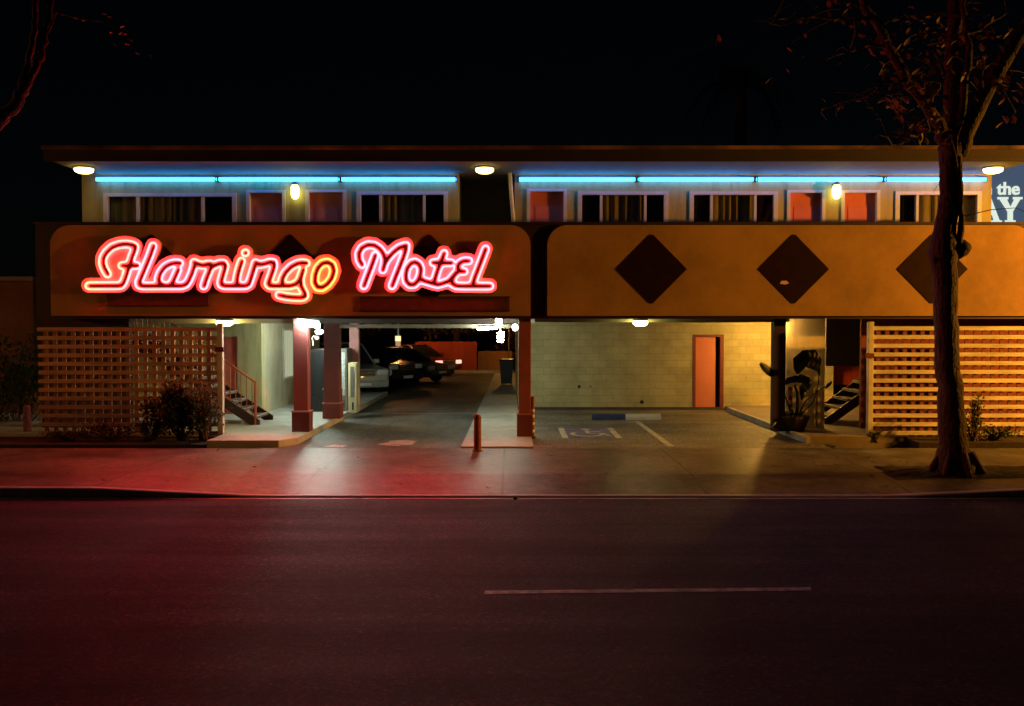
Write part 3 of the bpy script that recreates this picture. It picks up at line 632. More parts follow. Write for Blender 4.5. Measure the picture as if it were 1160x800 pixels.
# ================================================================== NEON SCRIPT SIGN
F_word = [
 [(121.7,310.7),(118.1,304.5),(116,298.3),(116.6,292),(120.2,285.9),(126.4,280.2),(134.7,277.1),(142.9,276.4),(149.2,277.4),(153.0,279.4),(151.6,285),(149,291),(147,298.3),(144.5,305.5),(141.9,313.8),(139.2,320.8),(137,323.4),(133,323.8),(100.5,323.9)],
 [(137.8,300.9),(155.3,300.9)],
 [(173.4,278.6),(169.8,289),(164.7,301.4),(159.5,313.8),(157,319.5),(157.5,323),(161,324),(172,324),(186,323.8),(196,323.8),(206,323.8),(210.5,322),(213.3,318),(217,309.7),(220.2,299.5)],
 [(203.5,298.2),(198,297.8),(192.5,299),(186.4,302.4),(181.5,308.6),(178.9,315.9),(180.2,321.2),(185,323.6)],
 [(201.5,305.5),(198.4,312.5),(195.5,319),(192.5,323.3)],
 [(219.5,297.2),(224,299.3),(229.5,300.9),(234.5,299.2),(238.3,299),(238.6,302.4),(236.3,308.5),(233.4,315.5),(230.6,324.2)],
 [(238.6,302.4),(243,300.6),(248.5,298.2),(253.2,298.2),(255.0,301),(253.8,306),(251.8,312.5),(249.8,319.5),(250.4,322.6),(254,323.8),(266,323.8),(278,323.8),(281.4,322),(283.4,316.5),(286.0,308.3),(289.3,297.4)],
 [(273.6,295.8),(270.6,304.6),(268.4,313.6),(267.4,323.2)],
 [(277.6,286.6),(278.0,286.4)],
 [(289.3,297.6),(294.5,299.9),(300.2,298.6),(305.8,296.9),(309.8,297.4),(310.3,301.2),(308.2,308.2),(305.6,315.6),(303.4,321.6),(305.5,323.8),(312,323.9),(328.8,323.8),(334.2,322.2),(338.4,318.4),(341.2,311.8),(343.2,305.4)],
 [(347.0,298.2),(342.5,297.6),(336.9,298.4),(329.8,302.0),(323.2,308.6),(319.2,316.2),(319.3,322.4)],
 [(341.0,311.4),(339.9,318),(341.0,325),(345.0,332.2),(345.4,335.6),(342,337.2),(332,336.9),(323.4,336.0),(315.8,334.2)],
 [(371,296.9),(376.2,300.0),(378.0,307.0),(375.6,315.0),(371,321.4),(364.8,325.8),(359.4,325.4),(356.4,320.4),(356.8,311.8),(359.6,303.8),(364.6,298.4),(371,296.9)],
]
M_word = [
 [(410,300),(406.8,294.5),(406.2,287),(409.8,280.6),(416.6,277.2),(424,277.8),(430,281.8),(434,287.4),(436.0,294),(435.2,300),(433.5,306),(436.2,297.5),(439.5,292.5),(445,286.2),(452,280.6),(460,278),(459.4,283.5),(456.4,292.5),(451,306),(447.5,315),(444,324)],
 [(425,289),(422.6,296),(419.6,304),(415.8,314),(412,324)],
 [(470,296.6),(474.6,299.4),(476.8,304.6),(476,311.5),(473.2,318),(469,322.6),(463.8,322.6),(460.0,318.4),(459.4,311),(461.2,303.6),(465.4,298.2),(470,296.6)],
 [(474.6,315.4),(479.5,317.8),(484.6,319.4),(490,321),(496,322.6),(502,320.8),(508.4,318.6),(511.6,314.8),(516.4,309.2)],
 [(503.2,287),(501.2,292),(498.2,299.4),(495,308),(491.6,319.6)],
 [(490.5,297.6),(511.5,297.8)],
 [(531.2,295.6),(525,295.6),(520.2,298.4),(518.2,302.6),(519.6,306.4),(523,307.6),(526,307.6)],
 [(519.6,306.8),(515.2,311.4),(511.6,316.8),(512.2,321.4),(516.4,323.8),(524,324.2),(540,324.2),(555.2,324.2)],
 [(550.2,282),(546.8,291),(543,301),(538.8,311.6),(536,320),(536,324)],
]
YN = YP - .13
def strokes_world(word, Y):
    segs = []
    for st in word:
        pts = [P(x, y, Y) for x, y in st]
        segs += [((a.x, a.z), (b.x, b.z)) for a, b in zip(pts, pts[1:])]
    return segs
def dist_field(segs, h=0.0085, pad=0.3):
    A = np.array([s[0] for s in segs]); B = np.array([s[1] for s in segs])
    x0, z0 = np.minimum(A.min(0), B.min(0)) - pad; x1, z1 = np.maximum(A.max(0), B.max(0)) + pad
    xs_ = np.arange(x0, x1, h); zs_ = np.arange(z0, z1, h)
    X, Z = np.meshgrid(xs_, zs_, indexing='ij'); D = np.full(X.shape, 1e9)
    for a, b in zip(A, B):
        d = b - a; L2 = max(d @ d, 1e-12)
        t = np.clip(((X - a[0]) * d[0] + (Z - a[1]) * d[1]) / L2, 0, 1)
        D = np.minimum(D, (X - a[0] - t * d[0]) ** 2 + (Z - a[1] - t * d[1]) ** 2)
    return xs_, zs_, np.sqrt(D)
def contours(xs_, zs_, D, r, step=3, minlen=0.12):
    S = D - r; nx, nz = S.shape; link = {}; pos = {}
    ins = S < 0
    mixed = ins[:-1, :-1].astype(int) + ins[1:, :-1] + ins[:-1, 1:] + ins[1:, 1:]
    def cut(i0, j0, i1, j1):
        k = (i0, j0, i1, j1)
        if k not in pos:
            a, b = S[i0, j0], S[i1, j1]; t = a / (a - b)
            pos[k] = (xs_[i0] + t * (xs_[i1] - xs_[i0]), zs_[j0] + t * (zs_[j1] - zs_[j0]))
        return k
    for i, j in np.argwhere((mixed > 0) & (mixed < 4)):
        es = []
        q = [ins[i, j], ins[i + 1, j], ins[i + 1, j + 1], ins[i, j + 1]]
        if q[0] != q[1]: es.append(cut(i, j, i + 1, j))
        if q[1] != q[2]: es.append(cut(i + 1, j, i + 1, j + 1))
        if q[2] != q[3]: es.append(cut(i, j + 1, i + 1, j + 1))
        if q[3] != q[0]: es.append(cut(i, j, i, j + 1))
        prs = [(es[0], es[1])] if len(es) == 2 else [(es[0], es[3]), (es[1], es[2])] if q[0] else [(es[0], es[1]), (es[2], es[3])]
        for a, b in prs: link.setdefault(a, []).append(b); link.setdefault(b, []).append(a)
    out = []; seen = set()
    for k in list(link):
        if k in seen: continue
        loop = [k]; seen.add(k); cur = k
        while True:
            nx_ = [q for q in link[cur] if q not in seen]
            if not nx_: break
            cur = nx_[0]; seen.add(cur); loop.append(cur)
        pts = [pos[q] for q in loop]
        L = sum(math.dist(a, b) for a, b in zip(pts, pts[1:] + pts[:1]))
        if L < minlen: continue
        pts = pts[::step]
        for _ in range(2):      # smooth
            m_ = len(pts); pts = [((pts[i - 1][0] + 2 * pts[i][0] + pts[(i + 1) % m_][0]) / 4, (pts[i - 1][1] + 2 * pts[i][1] + pts[(i + 1) % m_][1]) / 4) for i in range(m_)]
        out.append(pts)
    return out
def filled(name, loops, y0, y1, m, parent, bevel=0.0):
    cu = bpy.data.curves.new(name, 'CURVE'); cu.dimensions = '2D'; cu.fill_mode = 'BOTH'
    cu.extrude = (y1 - y0) / 2; cu.bevel_depth = bevel
    for lp in loops:
        sp = cu.splines.new('POLY'); sp.points.add(len(lp) - 1); sp.use_cyclic_u = True
        for i, (x, z) in enumerate(lp): sp.points[i].co = (x, z, 0, 1)
    tmp = bpy.data.objects.new('tmp', cu); C.objects.link(tmp)
    dg = bpy.context.evaluated_depsgraph_get(); me = bpy.data.meshes.new_from_object(tmp.evaluated_get(dg))
    bpy.data.objects.remove(tmp); bpy.data.curves.remove(cu)
    me.transform(Matrix.Translation((0, (y0 + y1) / 2, 0)) @ Matrix.Rotation(PI / 2, 4, 'X'))
    off = Vector(parent.location) if parent else Vector()
    me.transform(Matrix.Translation(-off)); me.name = name
    me.materials.clear(); me.materials.append(M[m] if isinstance(m, str) else m)
    o = bpy.data.objects.new(name, me); C.objects.link(o); o.parent = parent
    return o
U = YN / F                                            # one photograph step at the sign, in metres
def neon_sign(word, label, m_tube, special=None):
    segs = strokes_world(word, YN)
    cx = sum(s[0][0] for s in segs) / len(segs); cz = min(s[0][1] for s in segs)
    t = thing('neon_sign', label, 'neon sign', (cx, YN, cz))
    xs_, zs_, D = dist_field(segs)
    body = contours(xs_, zs_, D, 8.2 * U, 4)
    bb_ = [(min(p[0] for p in lp), max(p[0] for p in lp), min(p[1] for p in lp), max(p[1] for p in lp)) for lp in body]
    body = [lp for i, lp in enumerate(body) if not any(j != i and q[0] <= bb_[i][0] and q[1] >= bb_[i][1] and q[2] <= bb_[i][2] and q[3] >= bb_[i][3] for j, q in enumerate(bb_))]
    body = [[(x - .5 * U, z + .7 * U) for x, z in lp] for lp in body]
    rim = MB()
    for lp in body:
        n_ = len(lp); vs_r = []
        for i in range(n_):
            a_, b_ = lp[i - 1], lp[(i + 1) % n_]; dx_, dz_ = b_[0] - a_[0], b_[1] - a_[1]; L_ = math.hypot(dx_, dz_) or 1
            ox, oz = dz_ / L_ * .004, -dx_ / L_ * .004; x, z = lp[i]
            vs_r += [(x - ox, YP - .014, z - oz), (x - ox, YP - .110, z - oz), (x + ox, YP - .110, z + oz), (x + ox, YP - .014, z + oz)]
        rim.add(vs_r, [(4 * i + k, 4 * ((i + 1) % n_) + k, 4 * ((i + 1) % n_) + (k + 1) % 4, 4 * i + (k + 1) % 4) for i in range(n_) for k in range(4)])
    rim.build('letter_return', 'letterface', t)
    filled('letter_body', body, YP - .085, YP - .015, 'letterface', t)
    line = contours(xs_, zs_, D, 1.75 * U, 3)
    filled('letter_line', line, YP - .094, YP - .0855, 'letterline', t)
    for lp in contours(xs_, zs_, D, 3.95 * U, 4):
        mx = m_tube
        c_ = sum(p[0] for p in lp) / len(lp)
        if special: mx = special(c_, lp)
        MB().tube([(x, YN, z) for x, z in lp], .021, 6, closed=True).build('neon_tube', mx, t, smooth=True)
    # glass stand-offs
    return t
M['neon_amber'] = neon_mat('amber_neon_gas', [(0.4, (1.0, 0.040, 0.006)), (0.6, (1.0, 0.030, 0.0075))], 1.0, NEON_S * .8)
xo = P(352, 300, YN).x
xm0, xm1 = P(228, 300, YN).x, P(252, 300, YN).x
def pick(c_, lp):
    if c_ > xo: return M['neon_amber']
    w_ = max(p[0] for p in lp) - min(p[0] for p in lp)
    if w_ < .8 and xm0 < c_ < xm1: return M['neon_amber']
    return M['neon_pink']
neon_sign(F_word, 'longer of the two glowing pink neon script words, ending in an amber letter o', M['neon_pink'], pick)
neon_sign(M_word, 'shorter glowing rose pink neon script word reading Motel near the middle of the front', M['neon_rose'])

# ================================================================== BLUE NEON STRIPS under the eaves
YBn = YU - .10
strips = [(108, 245), (247, 384), (386, 517), (587, 720.5), (723, 854.5), (857, 1000), (1003, 1118)]
where = ['above the far left window', 'above the two doors left of the stairwell', 'left of the dark stairwell', 'right of the dark stairwell', 'above the third and fourth windows', 'above the pair of doors on the right', 'behind the street tree']
for (a, b), w_ in zip(strips, where):
    pa, pb = P(a, 203.3, YBn), P(b, 203.3, YBn)
    t = thing('neon_strip', 'straight cyan blue neon tube under the eave ' + w_, 'neon light', ((pa.x + pb.x) / 2, YBn, pa.z), 'blue neon tubes under the eave')
    MB().tube([(pa.x, YBn, pa.z), (pb.x, YBn, pb.z)], .040, 10).build('neon_tube', 'neon_blue', t, smooth=True)
    hz = Z_(199.2, YBn)
    MB().box(pa.x, pb.x, YU - .03, YU - .002, hz - .012, hz + .006).build('mounting_rail', mat('blue_trough', (.12, .13, .14), .5), t)
    MB().box(pa.x, pa.x + .025, YBn - .045, YU - .003, pa.z - .045, hz - .013).build('end_cap', 'metal', t)
    MB().box(pb.x - .025, pb.x, YBn - .045, YU - .003, pa.z - .045, hz - .013).build('end_cap', 'metal', t)

# ================================================================== LAMPS
def dome(px, py, Y, r, label, ztop, m='lamp_warm', h=.13):
    c = P(px, py, Y)
    t = thing('ceiling_lamp', label, 'ceiling lamp', (c.x, Y, ztop), 'ceiling lamps')
    MB().lathe([(r * .4, ztop + (.14 if ztop < 3 else .0)), (r * 1.02, ztop - .002), (r * 1.05, ztop - .03), (r * .95, ztop - .031)], (c.x, Y, 0), 20).build('lamp_base', 'metal', t)
    MB().lathe([(r * .92, ztop - .032), (r, ztop - .05), (r * .93, ztop - h * .75), (r * .6, ztop - h), (.02, ztop - h * 1.03)], (c.x, Y, 0), 20).build('lamp_glass', m, t, smooth=True)
dome(95, 190, 20.1, .2, 'round yellow lamp under the left end of the roof eave', ZE, 'lamp_eave')
dome(549, 190, 20.1, .2, 'round yellow lamp under the eave above the dark stairwell opening', ZE, 'lamp_eave')
dome(1125, 190, 20.1, .2, 'round yellow lamp under the right end of the roof eave', ZE, 'lamp_eave')
dome(254.5, 366, 19.86, .18, 'round yellow lamp by the white end post of the left lattice', 2.535, 'lamp_warm', .14)
dome(725.5, 366, 19.86, .16, 'round yellow lamp under the balcony in front of the block wall', 2.535, 'lamp_warm', .14)
def sconce(px, label):
    c = P(px, 217, YU - .16)
    t = thing('wall_lamp', label, 'wall lamp', (c.x, YU, c.z), 'yellow wall lamps between upper doors')
    MB().box(c.x - .05, c.x + .05, YU - .06, YU - .002, c.z + .08, c.z + .2).lathe([(.06, c.z + .15), (.08, c.z + .19), (.06, c.z + .21)], (c.x, YU - .14, 0), 14).build('lamp_cap', 'metal', t)
    MB().lathe([(.06, c.z + .149), (.09, c.z + .1), (.095, c.z - .05), (.07, c.z - .14), (.02, c.z - .17)], (c.x, YU - .14, 0), 16).build('lamp_glass', 'lamp_wall', t, smooth=True)
sconce(334, 'yellow glass wall lamp between the two faded doors left of the stairwell')
sconce(948, 'yellow glass wall lamp between the pair of orange lit doors')

# fluorescent at the left column
t = thing('fluorescent_lamp', 'bright cool white twin tube light slanting behind the top of the left column', 'lamp', P(345, 364, 19.6))
a, b = P(337, 365.5, 19.655), P(362, 369.5, 19.69)
MB().tube([a, b], .045, 10).build('lamp_tube', 'lamp_cool', t, smooth=True)
MB().tube([a + Vector((0, 0, .10)), b + Vector((0, 0, .10))], .03, 6).build('lamp_housing', 'post_white', t)
t = thing('flood_lamp', 'small bright white lamp just right of the slanting tube light', 'lamp', P(361.5, 376, 23.3))
c = P(361.5, 376, 23.3)
MB().lathe([(.02, -.09), (.05, -.06), (.065, 0), (.05, .06), (.02, .09)], c, 12, 'X').build('lamp_bulb', emis('entrance_bulb_glass', (.82, 1, .84), 950), t, smooth=True)
MB().tube([c + Vector((0, 0, .1)), Vector((c.x, c.y, ZC + .09))], .015, 6).build('lamp_stem', 'metal', t)
# lamps over the walkway
c = P(565, 366, 20.6)
t = thing('bulkhead_lamp', 'blocky white lamp over the walkway left of the right column', 'lamp', c)
MB().box(c.x - .065, c.x + .065, c.y - .05, c.y + .05, c.z - .08, c.z + .11).build('lamp_glass', 'lamp_white', t, bevel=.03)
MB().box(c.x - .1, c.x + .1, c.y - .07, c.y + .07, c.z + .112, c.z + .16).build('lamp_base', 'metal', t)
t = thing('fluorescent_lamp', 'yellowish horizontal tube light above the end of the driveway', 'lamp', P(552, 372.5, 22.4))
a, b = P(541, 373, 22.4), P(563, 371.5, 22.4)
MB().tube([a, b], .028, 10).build('lamp_tube', 'lamp_white', t, smooth=True)
MB().box(a.x, b.x, 22.36, 22.44, a.z + .06, a.z + .1).build('lamp_housing', 'post_white', t)
c = P(567, 382, 24)
t = thing('spiral_bulb', 'bare spiral bulb hanging below the other walkway lamps', 'light bulb', c)
pts = [c + Vector((.075 * math.cos(k * .5) * (1 - .0 * k), .075 * math.sin(k * .5), .13 - k * .0052)) for k in range(50)]
MB().tube(pts, .014, 6).build('bulb_coil', 'lamp_white', t, smooth=True)
MB().tube([c + Vector((0, 0, .13)), Vector((c.x, c.y, ZC + .09))], .03, 8).build('bulb_socket', 'post_white', t)
c = P(583.5, 371, 19.9)
t = thing('column_lamp', 'tiny white globe lamp fixed to the left side of the right column', 'lamp', c)
MB().lathe([(.015, -.075), (.05, -.055), (.07, 0), (.05, .055), (.015, .075)], c, 12).build('lamp_globe', emis('small_globe_glass', (1, .93, .75), 9), t, smooth=True)
MB().box(c.x + .04, X_(587.5, YCo) - .002, c.y - .02, c.y + .02, c.z - .02, c.z + .02).build('lamp_bracket', 'metal', t)
# warm lamp hidden behind the dark column at the right
c = P(884, 370, 20.42)
t = thing('wall_lamp', 'orange lamp behind the dark column lighting the block wall and stub wall', 'wall lamp', c)
MB().lathe([(.02, -.09), (.07, -.07), (.09, 0), (.07, .07), (.03, .09)], c, 14).build('lamp_glass', M['lamp_orange'], t, smooth=True)
MB().tube([c + Vector((0, 0, .085)), Vector((c.x, c.y, ZC + .09))], .02, 6).build('lamp_stem', 'metal', t)

M['lamp_orange2'] = emis('deep_orange_lamp_glass', (1.0, .50, .09), 700)
c = P(884, 372, 24.9)
t = thing('ceiling_lamp', 'orange lamp deeper in the carport hidden by the dark column, lighting the far block wall', 'ceiling lamp', c)
MB().lathe([(.03, -.09), (.10, -.07), (.12, 0), (.10, .05), (.08, .06)], c, 14).build('lamp_glass', M['lamp_orange2'], t, smooth=True)
MB().tube([c + Vector((0, 0, .058)), Vector((c.x, c.y, ZC + .09))], .05, 8).build('lamp_base', 'metal', t)
# ================================================================== LATTICE SCREENS
def lattice(x0, x1, ytop, ybot, rows, Y, m_h, m_v, label, post, vstep=10.3, vx0=None, flip=1, vw=.5):
    a, b = X_(x0, Y), X_(x1, Y)
    t = thing('lattice_screen', label, 'screen', ((a + b) / 2, Y, 0.05), 'lattice screens under the balcony')
    hb = MB(); p = (ybot - ytop) / (rows - 1); hh = 2.25 / F * Y
    for i in range(rows):
        z = Z_(ytop + i * p, Y)
        hb.box(a - random.uniform(0, .02), b, Y - .02 + random.uniform(-.003, .003), Y + .018, z - hh, z + hh)
    hb.build('slats', m_h, t)
    vb = MB(); x = (vx0 if vx0 else x0 + 3)
    zt_, zb_ = Z_(ytop - 2, Y), Z_(ybot + 3, Y)
    while x < x1:
        q = X_(x, Y); ww = vw * vstep / F * Y / 2
        vb.box(q - ww, q + ww, Y + .022, Y + .05, zb_, zt_); x += vstep
    vb.build('uprights', m_v, t)
    MB().box(a, b, Y - .02, Y + .05, .04, zb_ - .02).build('base_rail', 'trim_dark', t)
    q = MB().box(X_(post[0], Y), X_(post[1], Y), Y - .06, Y + .06, .04, zt_ + .1).build('end_post', 'post_white', t, bevel=.01)
    return t
YL = 19.42
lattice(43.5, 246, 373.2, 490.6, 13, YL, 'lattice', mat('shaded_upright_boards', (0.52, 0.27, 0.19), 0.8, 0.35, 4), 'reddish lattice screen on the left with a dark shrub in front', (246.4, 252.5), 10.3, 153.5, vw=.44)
vb = MB(); x = 150 - 6.0
LT = bpy.data.objects['lattice_screen']
x = 143.5
while x > 48:
    q = X_(x, YL); vb.box(q - .042, q + .042, YL + .022, YL + .05, Z_(494, YL), Z_(371, YL)); x -= 10.3
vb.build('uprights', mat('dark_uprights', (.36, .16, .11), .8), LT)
lattice(989.5, 1200, 372, 490.5, 13, YL, 'lattice_y', 'lattice_red', 'yellow brown lattice screen on the right behind the street tree', (983, 989), 10.0, 996, vw=.45)
for px, py, hh in ((248.5, 396, .05), (985.5, 403, .05)):
    c = P(px, py, YL - .08)
    q = MB().box(c.x - .09, c.x + .09, YL - .085, YL - .062, c.z - hh, c.z + hh).build('post_bracket', 'plinth', LT if px < 500 else bpy.data.objects['lattice_screen.001'])
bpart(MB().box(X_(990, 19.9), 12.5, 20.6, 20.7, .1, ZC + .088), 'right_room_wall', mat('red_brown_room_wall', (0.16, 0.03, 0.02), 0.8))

# ================================================================== STAIRS
def stair(x_bot, x_top, z_bot, n, rise, run, y0, y1, label, rail_m, sgn, rail=True):
    t = thing('staircase', label, 'staircase', (x_bot, y0, z_bot))
    tr = MB(); no = MB()
    for i in range(n):
        xx = x_bot + sgn * i * run; z = z_bot + (i + 1) * rise
        tr.box(min(xx, xx + sgn * (run + .03)), max(xx, xx + sgn * (run + .03)), y0, y1, z - .05, z)
        no.box(min(xx - sgn * .006, xx + sgn * .05), max(xx - sgn * .006, xx + sgn * .05), y0 - .006, y1, z + .001, z + .008)
    tr.build('treads', 'tread', t); no.build('nosings', 'nosing', t)
    L_ = n * run
    for y in (y0 - .05, y1 + .01):
        s_ = MB(); s_.prism([(x_bot - sgn * .1, z_bot + .0), (x_bot + sgn * .12, z_bot), (x_bot + sgn * L_, z_bot + n * rise - .22), (x_bot + sgn * L_, z_bot + n * rise + .02), (x_bot - sgn * .1, z_bot + .1)], y, y + .04)
        s_.build('stringer', 'trim_dark', t)
    if rail:
        rb = MB(); bb = MB()
        ya = y0 - .03
        rb.tube([(x_bot, ya, z_bot + .98), (x_bot + sgn * L_, ya, z_bot + .98 + n * rise)], .025, 8)
        rb.tube([(x_bot, ya, z_bot), (x_bot, ya, z_bot + 1.0)], .03, 8)
        rb.build('handrail', rail_m, t)
        for i in range(0, n * 2):
            xx = x_bot + sgn * (i + .6) * run / 2
            bb.tube([(xx, ya, z_bot + .05 + (i + .6) * rise / 2), (xx, ya, z_bot + .97 + (i + .6) * rise / 2)], .012, 5)
        bb.build('balusters', rail_m, t)
    return t
rr = mat('rust_red_rail', (0.36, 0.10, 0.06), 0.6, 0.25, 4)
stair(X_(289, 21.2), 0, .13, 12, .178, .25, 21.2, 22.3, 'staircase with rust red railing climbing left behind the lattice screen', rr, -1)
stair(X_(938, 21.6), 0, .11, 12, .19, .245, 21.6, 22.7, 'dark staircase with pale nosings climbing right beside the right lattice', rr, 1, rail=False)

# ================================================================== SMALL THINGS AT THE ENTRANCE
# bollard at the driveway corner
b0 = G(541, 511, 0.0)
t = thing('bollard', 'scuffed red post standing at the corner of driveway and sidewalk', 'bollard', (b0.x, b0.y, 0))
MB().lathe([(.07, -.02), (.07, .62), (.066, .66), (.055, .70), (.02, .715)], (b0.x, b0.y, 0), 16).build('post', 'redpaint', t, smooth=False)
MB().lathe([(.0725, .615), (.0725, .655)], (b0.x, b0.y, 0), 16).build('cap_band', 'plinth', t)
MB().lathe([(.11, -.01), (.10, .015)], (b0.x, b0.y, 0), 16).build('footing', 'tread', t)
# thin striped marker by the right column
b0 = G(603.5, 496, 0.0)
t = thing('marker_post', 'thin red post with white bands beside the right column', 'marker post', (b0.x, b0.y, 0))
MB().lathe([(.038, -.01), (.038, .86), (.02, .89)], (b0.x, b0.y, 0), 12).build('post', 'redpaint', t)
for z in (.12, .28, .44, .56): MB().lathe([(.041, z), (.041, z + .055)], (b0.x, b0.y, 0), 12).build('band', 'white', t)
MB().lathe([(.08, -.02), (.06, .04)], (b0.x, b0.y, 0), 12).build('foot', 'black', t)
# post at the far left
b0 = G(31, 496, 0.0)
t = thing('bollard', 'dull red post standing in the dark left of the lattice screen', 'bollard', (b0.x, b0.y, 0))
MB().lathe([(.075, -.02), (.075, .66), (.05, .70), (.01, .71)], (b0.x, b0.y, 0), 14).build('post', mat('dull_red_post', (.3, .1, .1), .6), t)
MB().lathe([(.12, -.01), (.10, .02)], (b0.x, b0.y, 0), 14).build('footing', 'tread', t)
# wheel stop, half blue half white
t = thing('wheel_stop', 'low concrete wheel stop, blue on its left half and white on the right', 'wheel stop', (X_(709, 23.7), 23.7, 0))
def wst(x0, x1): return MB().add([(x, y, z) for x in (x0, x1) for y, z in ((23.6, -.02), (23.62, .07), (23.67, .135), (23.77, .135), (23.82, .07), (23.84, -.02))], [(0, 1, 2, 3, 4, 5), (11, 10, 9, 8, 7, 6)] + [(i, i + 6, (i + 1) % 6 + 6, (i + 1) % 6) for i in range(6)])
wst(X_(671, 23.7), X_(708.6, 23.7)).build('blue_half', 'blue', t); wst(X_(708.8, 23.7), X_(749, 23.7)).build('white_half', 'white', t)
# vending machines
def vend(x0, x1, Y, yb, yt, dp, label, m, disp):
    zt_ = Z_(yt, Y); a, b = X_(x0, Y), X_(x1, Y)
    t = thing('vending_machine', label, 'vending machine', ((a + b) / 2, Y, .13))
    MB().box(a, b, Y, Y + dp, .14, zt_).build('cabinet', m, t, bevel=.02)
    MB().box(a + .06, a + (b - a) * .72, Y - .012, Y - .001, .55, zt_ - .1).build('display_panel', disp[0], t)
    MB().box(a + (b - a) * .76, b - .05, Y - .012, Y - .001, .8, zt_ - .2).build('control_panel', disp[1], t)
    MB().box(a + .1, a + (b - a) * .65, Y - .014, Y - .001, .22, .42).build('dispenser_flap', 'black', t)
    MB().box(a + .05, b - .05, Y + .03, Y + dp - .05, .131, .139).build('foot_frame', 'black', t)
vend(350, 367, 24.3, 467, 395, .8, 'tall black vending machine between the two left columns', 'black', ('glassdark', 'black'))
vend(384.5, 393, 24.6, 465, 395, .8, 'narrow machine with a pale front right of the second column', 'grey', (mat('pale_machine_front', (.45, .46, .44), .4, .5, 7, stretch=(1, 1, 2)), 'black'))
vend(394, 403.5, 23.9, 456, 411, .5, 'low cream machine with dark slots beside the driveway edge', 'yellowbox', ('grey', 'black'))
# litter bin
c0 = P(372, 470, 22.25); 
t = thing('litter_bin', 'grey brown litter bin tucked beside the second column', 'bin', (c0.x - .06, 22.25, .13))
x_ = X_(369.5, 22.2)
MB().lathe([(.2, .135), (.23, .3), (.245, .78)], (x_, 22.95, 0), 16).build('bin_body', mat('brown_grey_bin', (.10, .06, .05), .7), t)
MB().lathe([(.25, .782), (.25, .83), (.12, .9)], (x_, 22.95, 0), 16).build('bin_lid', 'grey', t)
# small camera lamp over the vending machine
c = P(357, 383, 23.9)
t = thing('security_lamp', 'small white hooked lamp above the black vending machine', 'lamp', c)
MB().tube([c + Vector((-.09, .2, -.2)), c + Vector((-.09, .05, .0)), c + Vector((-.02, 0, .06)), c + Vector((.04, 0, .02))], .018, 8).build('lamp_arm', 'post_white', t)
MB().lathe([(.02, -.05), (.06, -.02), (.06, .03), (.02, .06)], c + Vector((.04, 0, 0)), 10).build('lamp_head', emis('dim_head', (1, .7, .6), 1.2), t)
# dark wheeled bin at the end of the walkway
x_ = X_(576, 37)
t = thing('wheeled_bin', 'dark wheeled bin standing by the wall at the end of the walkway', 'bin', (x_ - .12, 37, .04))
MB().add([(x_ - .25 * s + .0 - .08, 37 - .25 * r, z) for z, s, r in ((.1, .85, .85), (1.0, 1.1, 1.1)) for s, r in ((s, r), (-s, r), (-s, -r), (s, -r))], [(0, 1, 2, 3), (7, 6, 5, 4), (0, 4, 5, 1), (1, 5, 6, 2), (2, 6, 7, 3), (3, 7, 4, 0)]).build('bin_body', 'black', t)
MB().box(x_ - .38, x_ + .22, 36.7, 37.32, 1.005, 1.07).build('bin_lid', 'black', t, bevel=.02)
for s in (-1, 1): MB().lathe([(.1, -.02), (.1, .02)], (x_ - .08 + s * .2, 37.25, .135), 12, 'X').build('wheel', 'rubber', t)

# ================================================================== PLANTS
def leaf_poly(mb, base, dirv, L_, W_, droop, n=6, up=Vector((0, 0, 1))):
    d = Vector(dirv).normalized(); side = d.cross(up)
    side = side.normalized() if side.length > .05 else Vector((1, 0, 0))
    vs = []; p = Vector(base)
    for i in range(n + 1):
        s_ = i / n; w_ = W_ * math.sin(PI * min(.97, s_ * .93 + .05)) ** .8
        vs += [p - side * w_ / 2 - Vector((0, 0, w_ * .12)), p + Vector((0, 0, 0)), p + side * w_ / 2 - Vector((0, 0, w_ * .12))]
        p = p + d * L_ / n; d = (d + Vector((0, 0, -droop / n))).normalized()
    fs = []
    for i in range(n): fs += [(3 * i, 3 * i + 1, 3 * i + 4, 3 * i + 3), (3 * i + 1, 3 * i + 2, 3 * i + 5, 3 * i + 4)]
    mb.add(vs, fs)
# big leaved plant in a pot by the stub wall
pc = P(899, 480, 20.15)
t = thing('potted_plant', 'tall potted plant with broad dark leaves right of the dark column', 'plant', (pc.x, 20.15, .11))
MB().lathe([(.22, .115), (.30, .3), (.34, .40), (.34, .44), (.29, .44), (.27, .40)], (pc.x, 20.15, 0), 18).build('pot', 'trim_dark', t)
MB().lathe([(.27, .385), (.01, .4)], (pc.x, 20.15, 0), 14).build('soil', 'brown_soil', t)
sm_ = MB()
Q = lambda px, py, y=20.1: P(px, py, y)
stems = [[Q(901, 474), Q(903.5, 460), Q(903, 445), Q(900, 436)], [Q(903, 474), Q(922, 455), Q(927, 435), Q(928, 415)], [Q(898, 474), Q(890, 450), Q(880, 432), Q(872, 422)], [Q(903, 474), Q(912, 455), Q(921, 447), Q(938, 436)]]
for s_ in stems: sm_.tube(s_, [.045, .035, .028, .02] if s_ is stems[0] else [.02, .015, .012, .008], 7)
sm_.build('stem', mat('dark_stem', (.05, .04, .02), .7), t)
lf = MB()
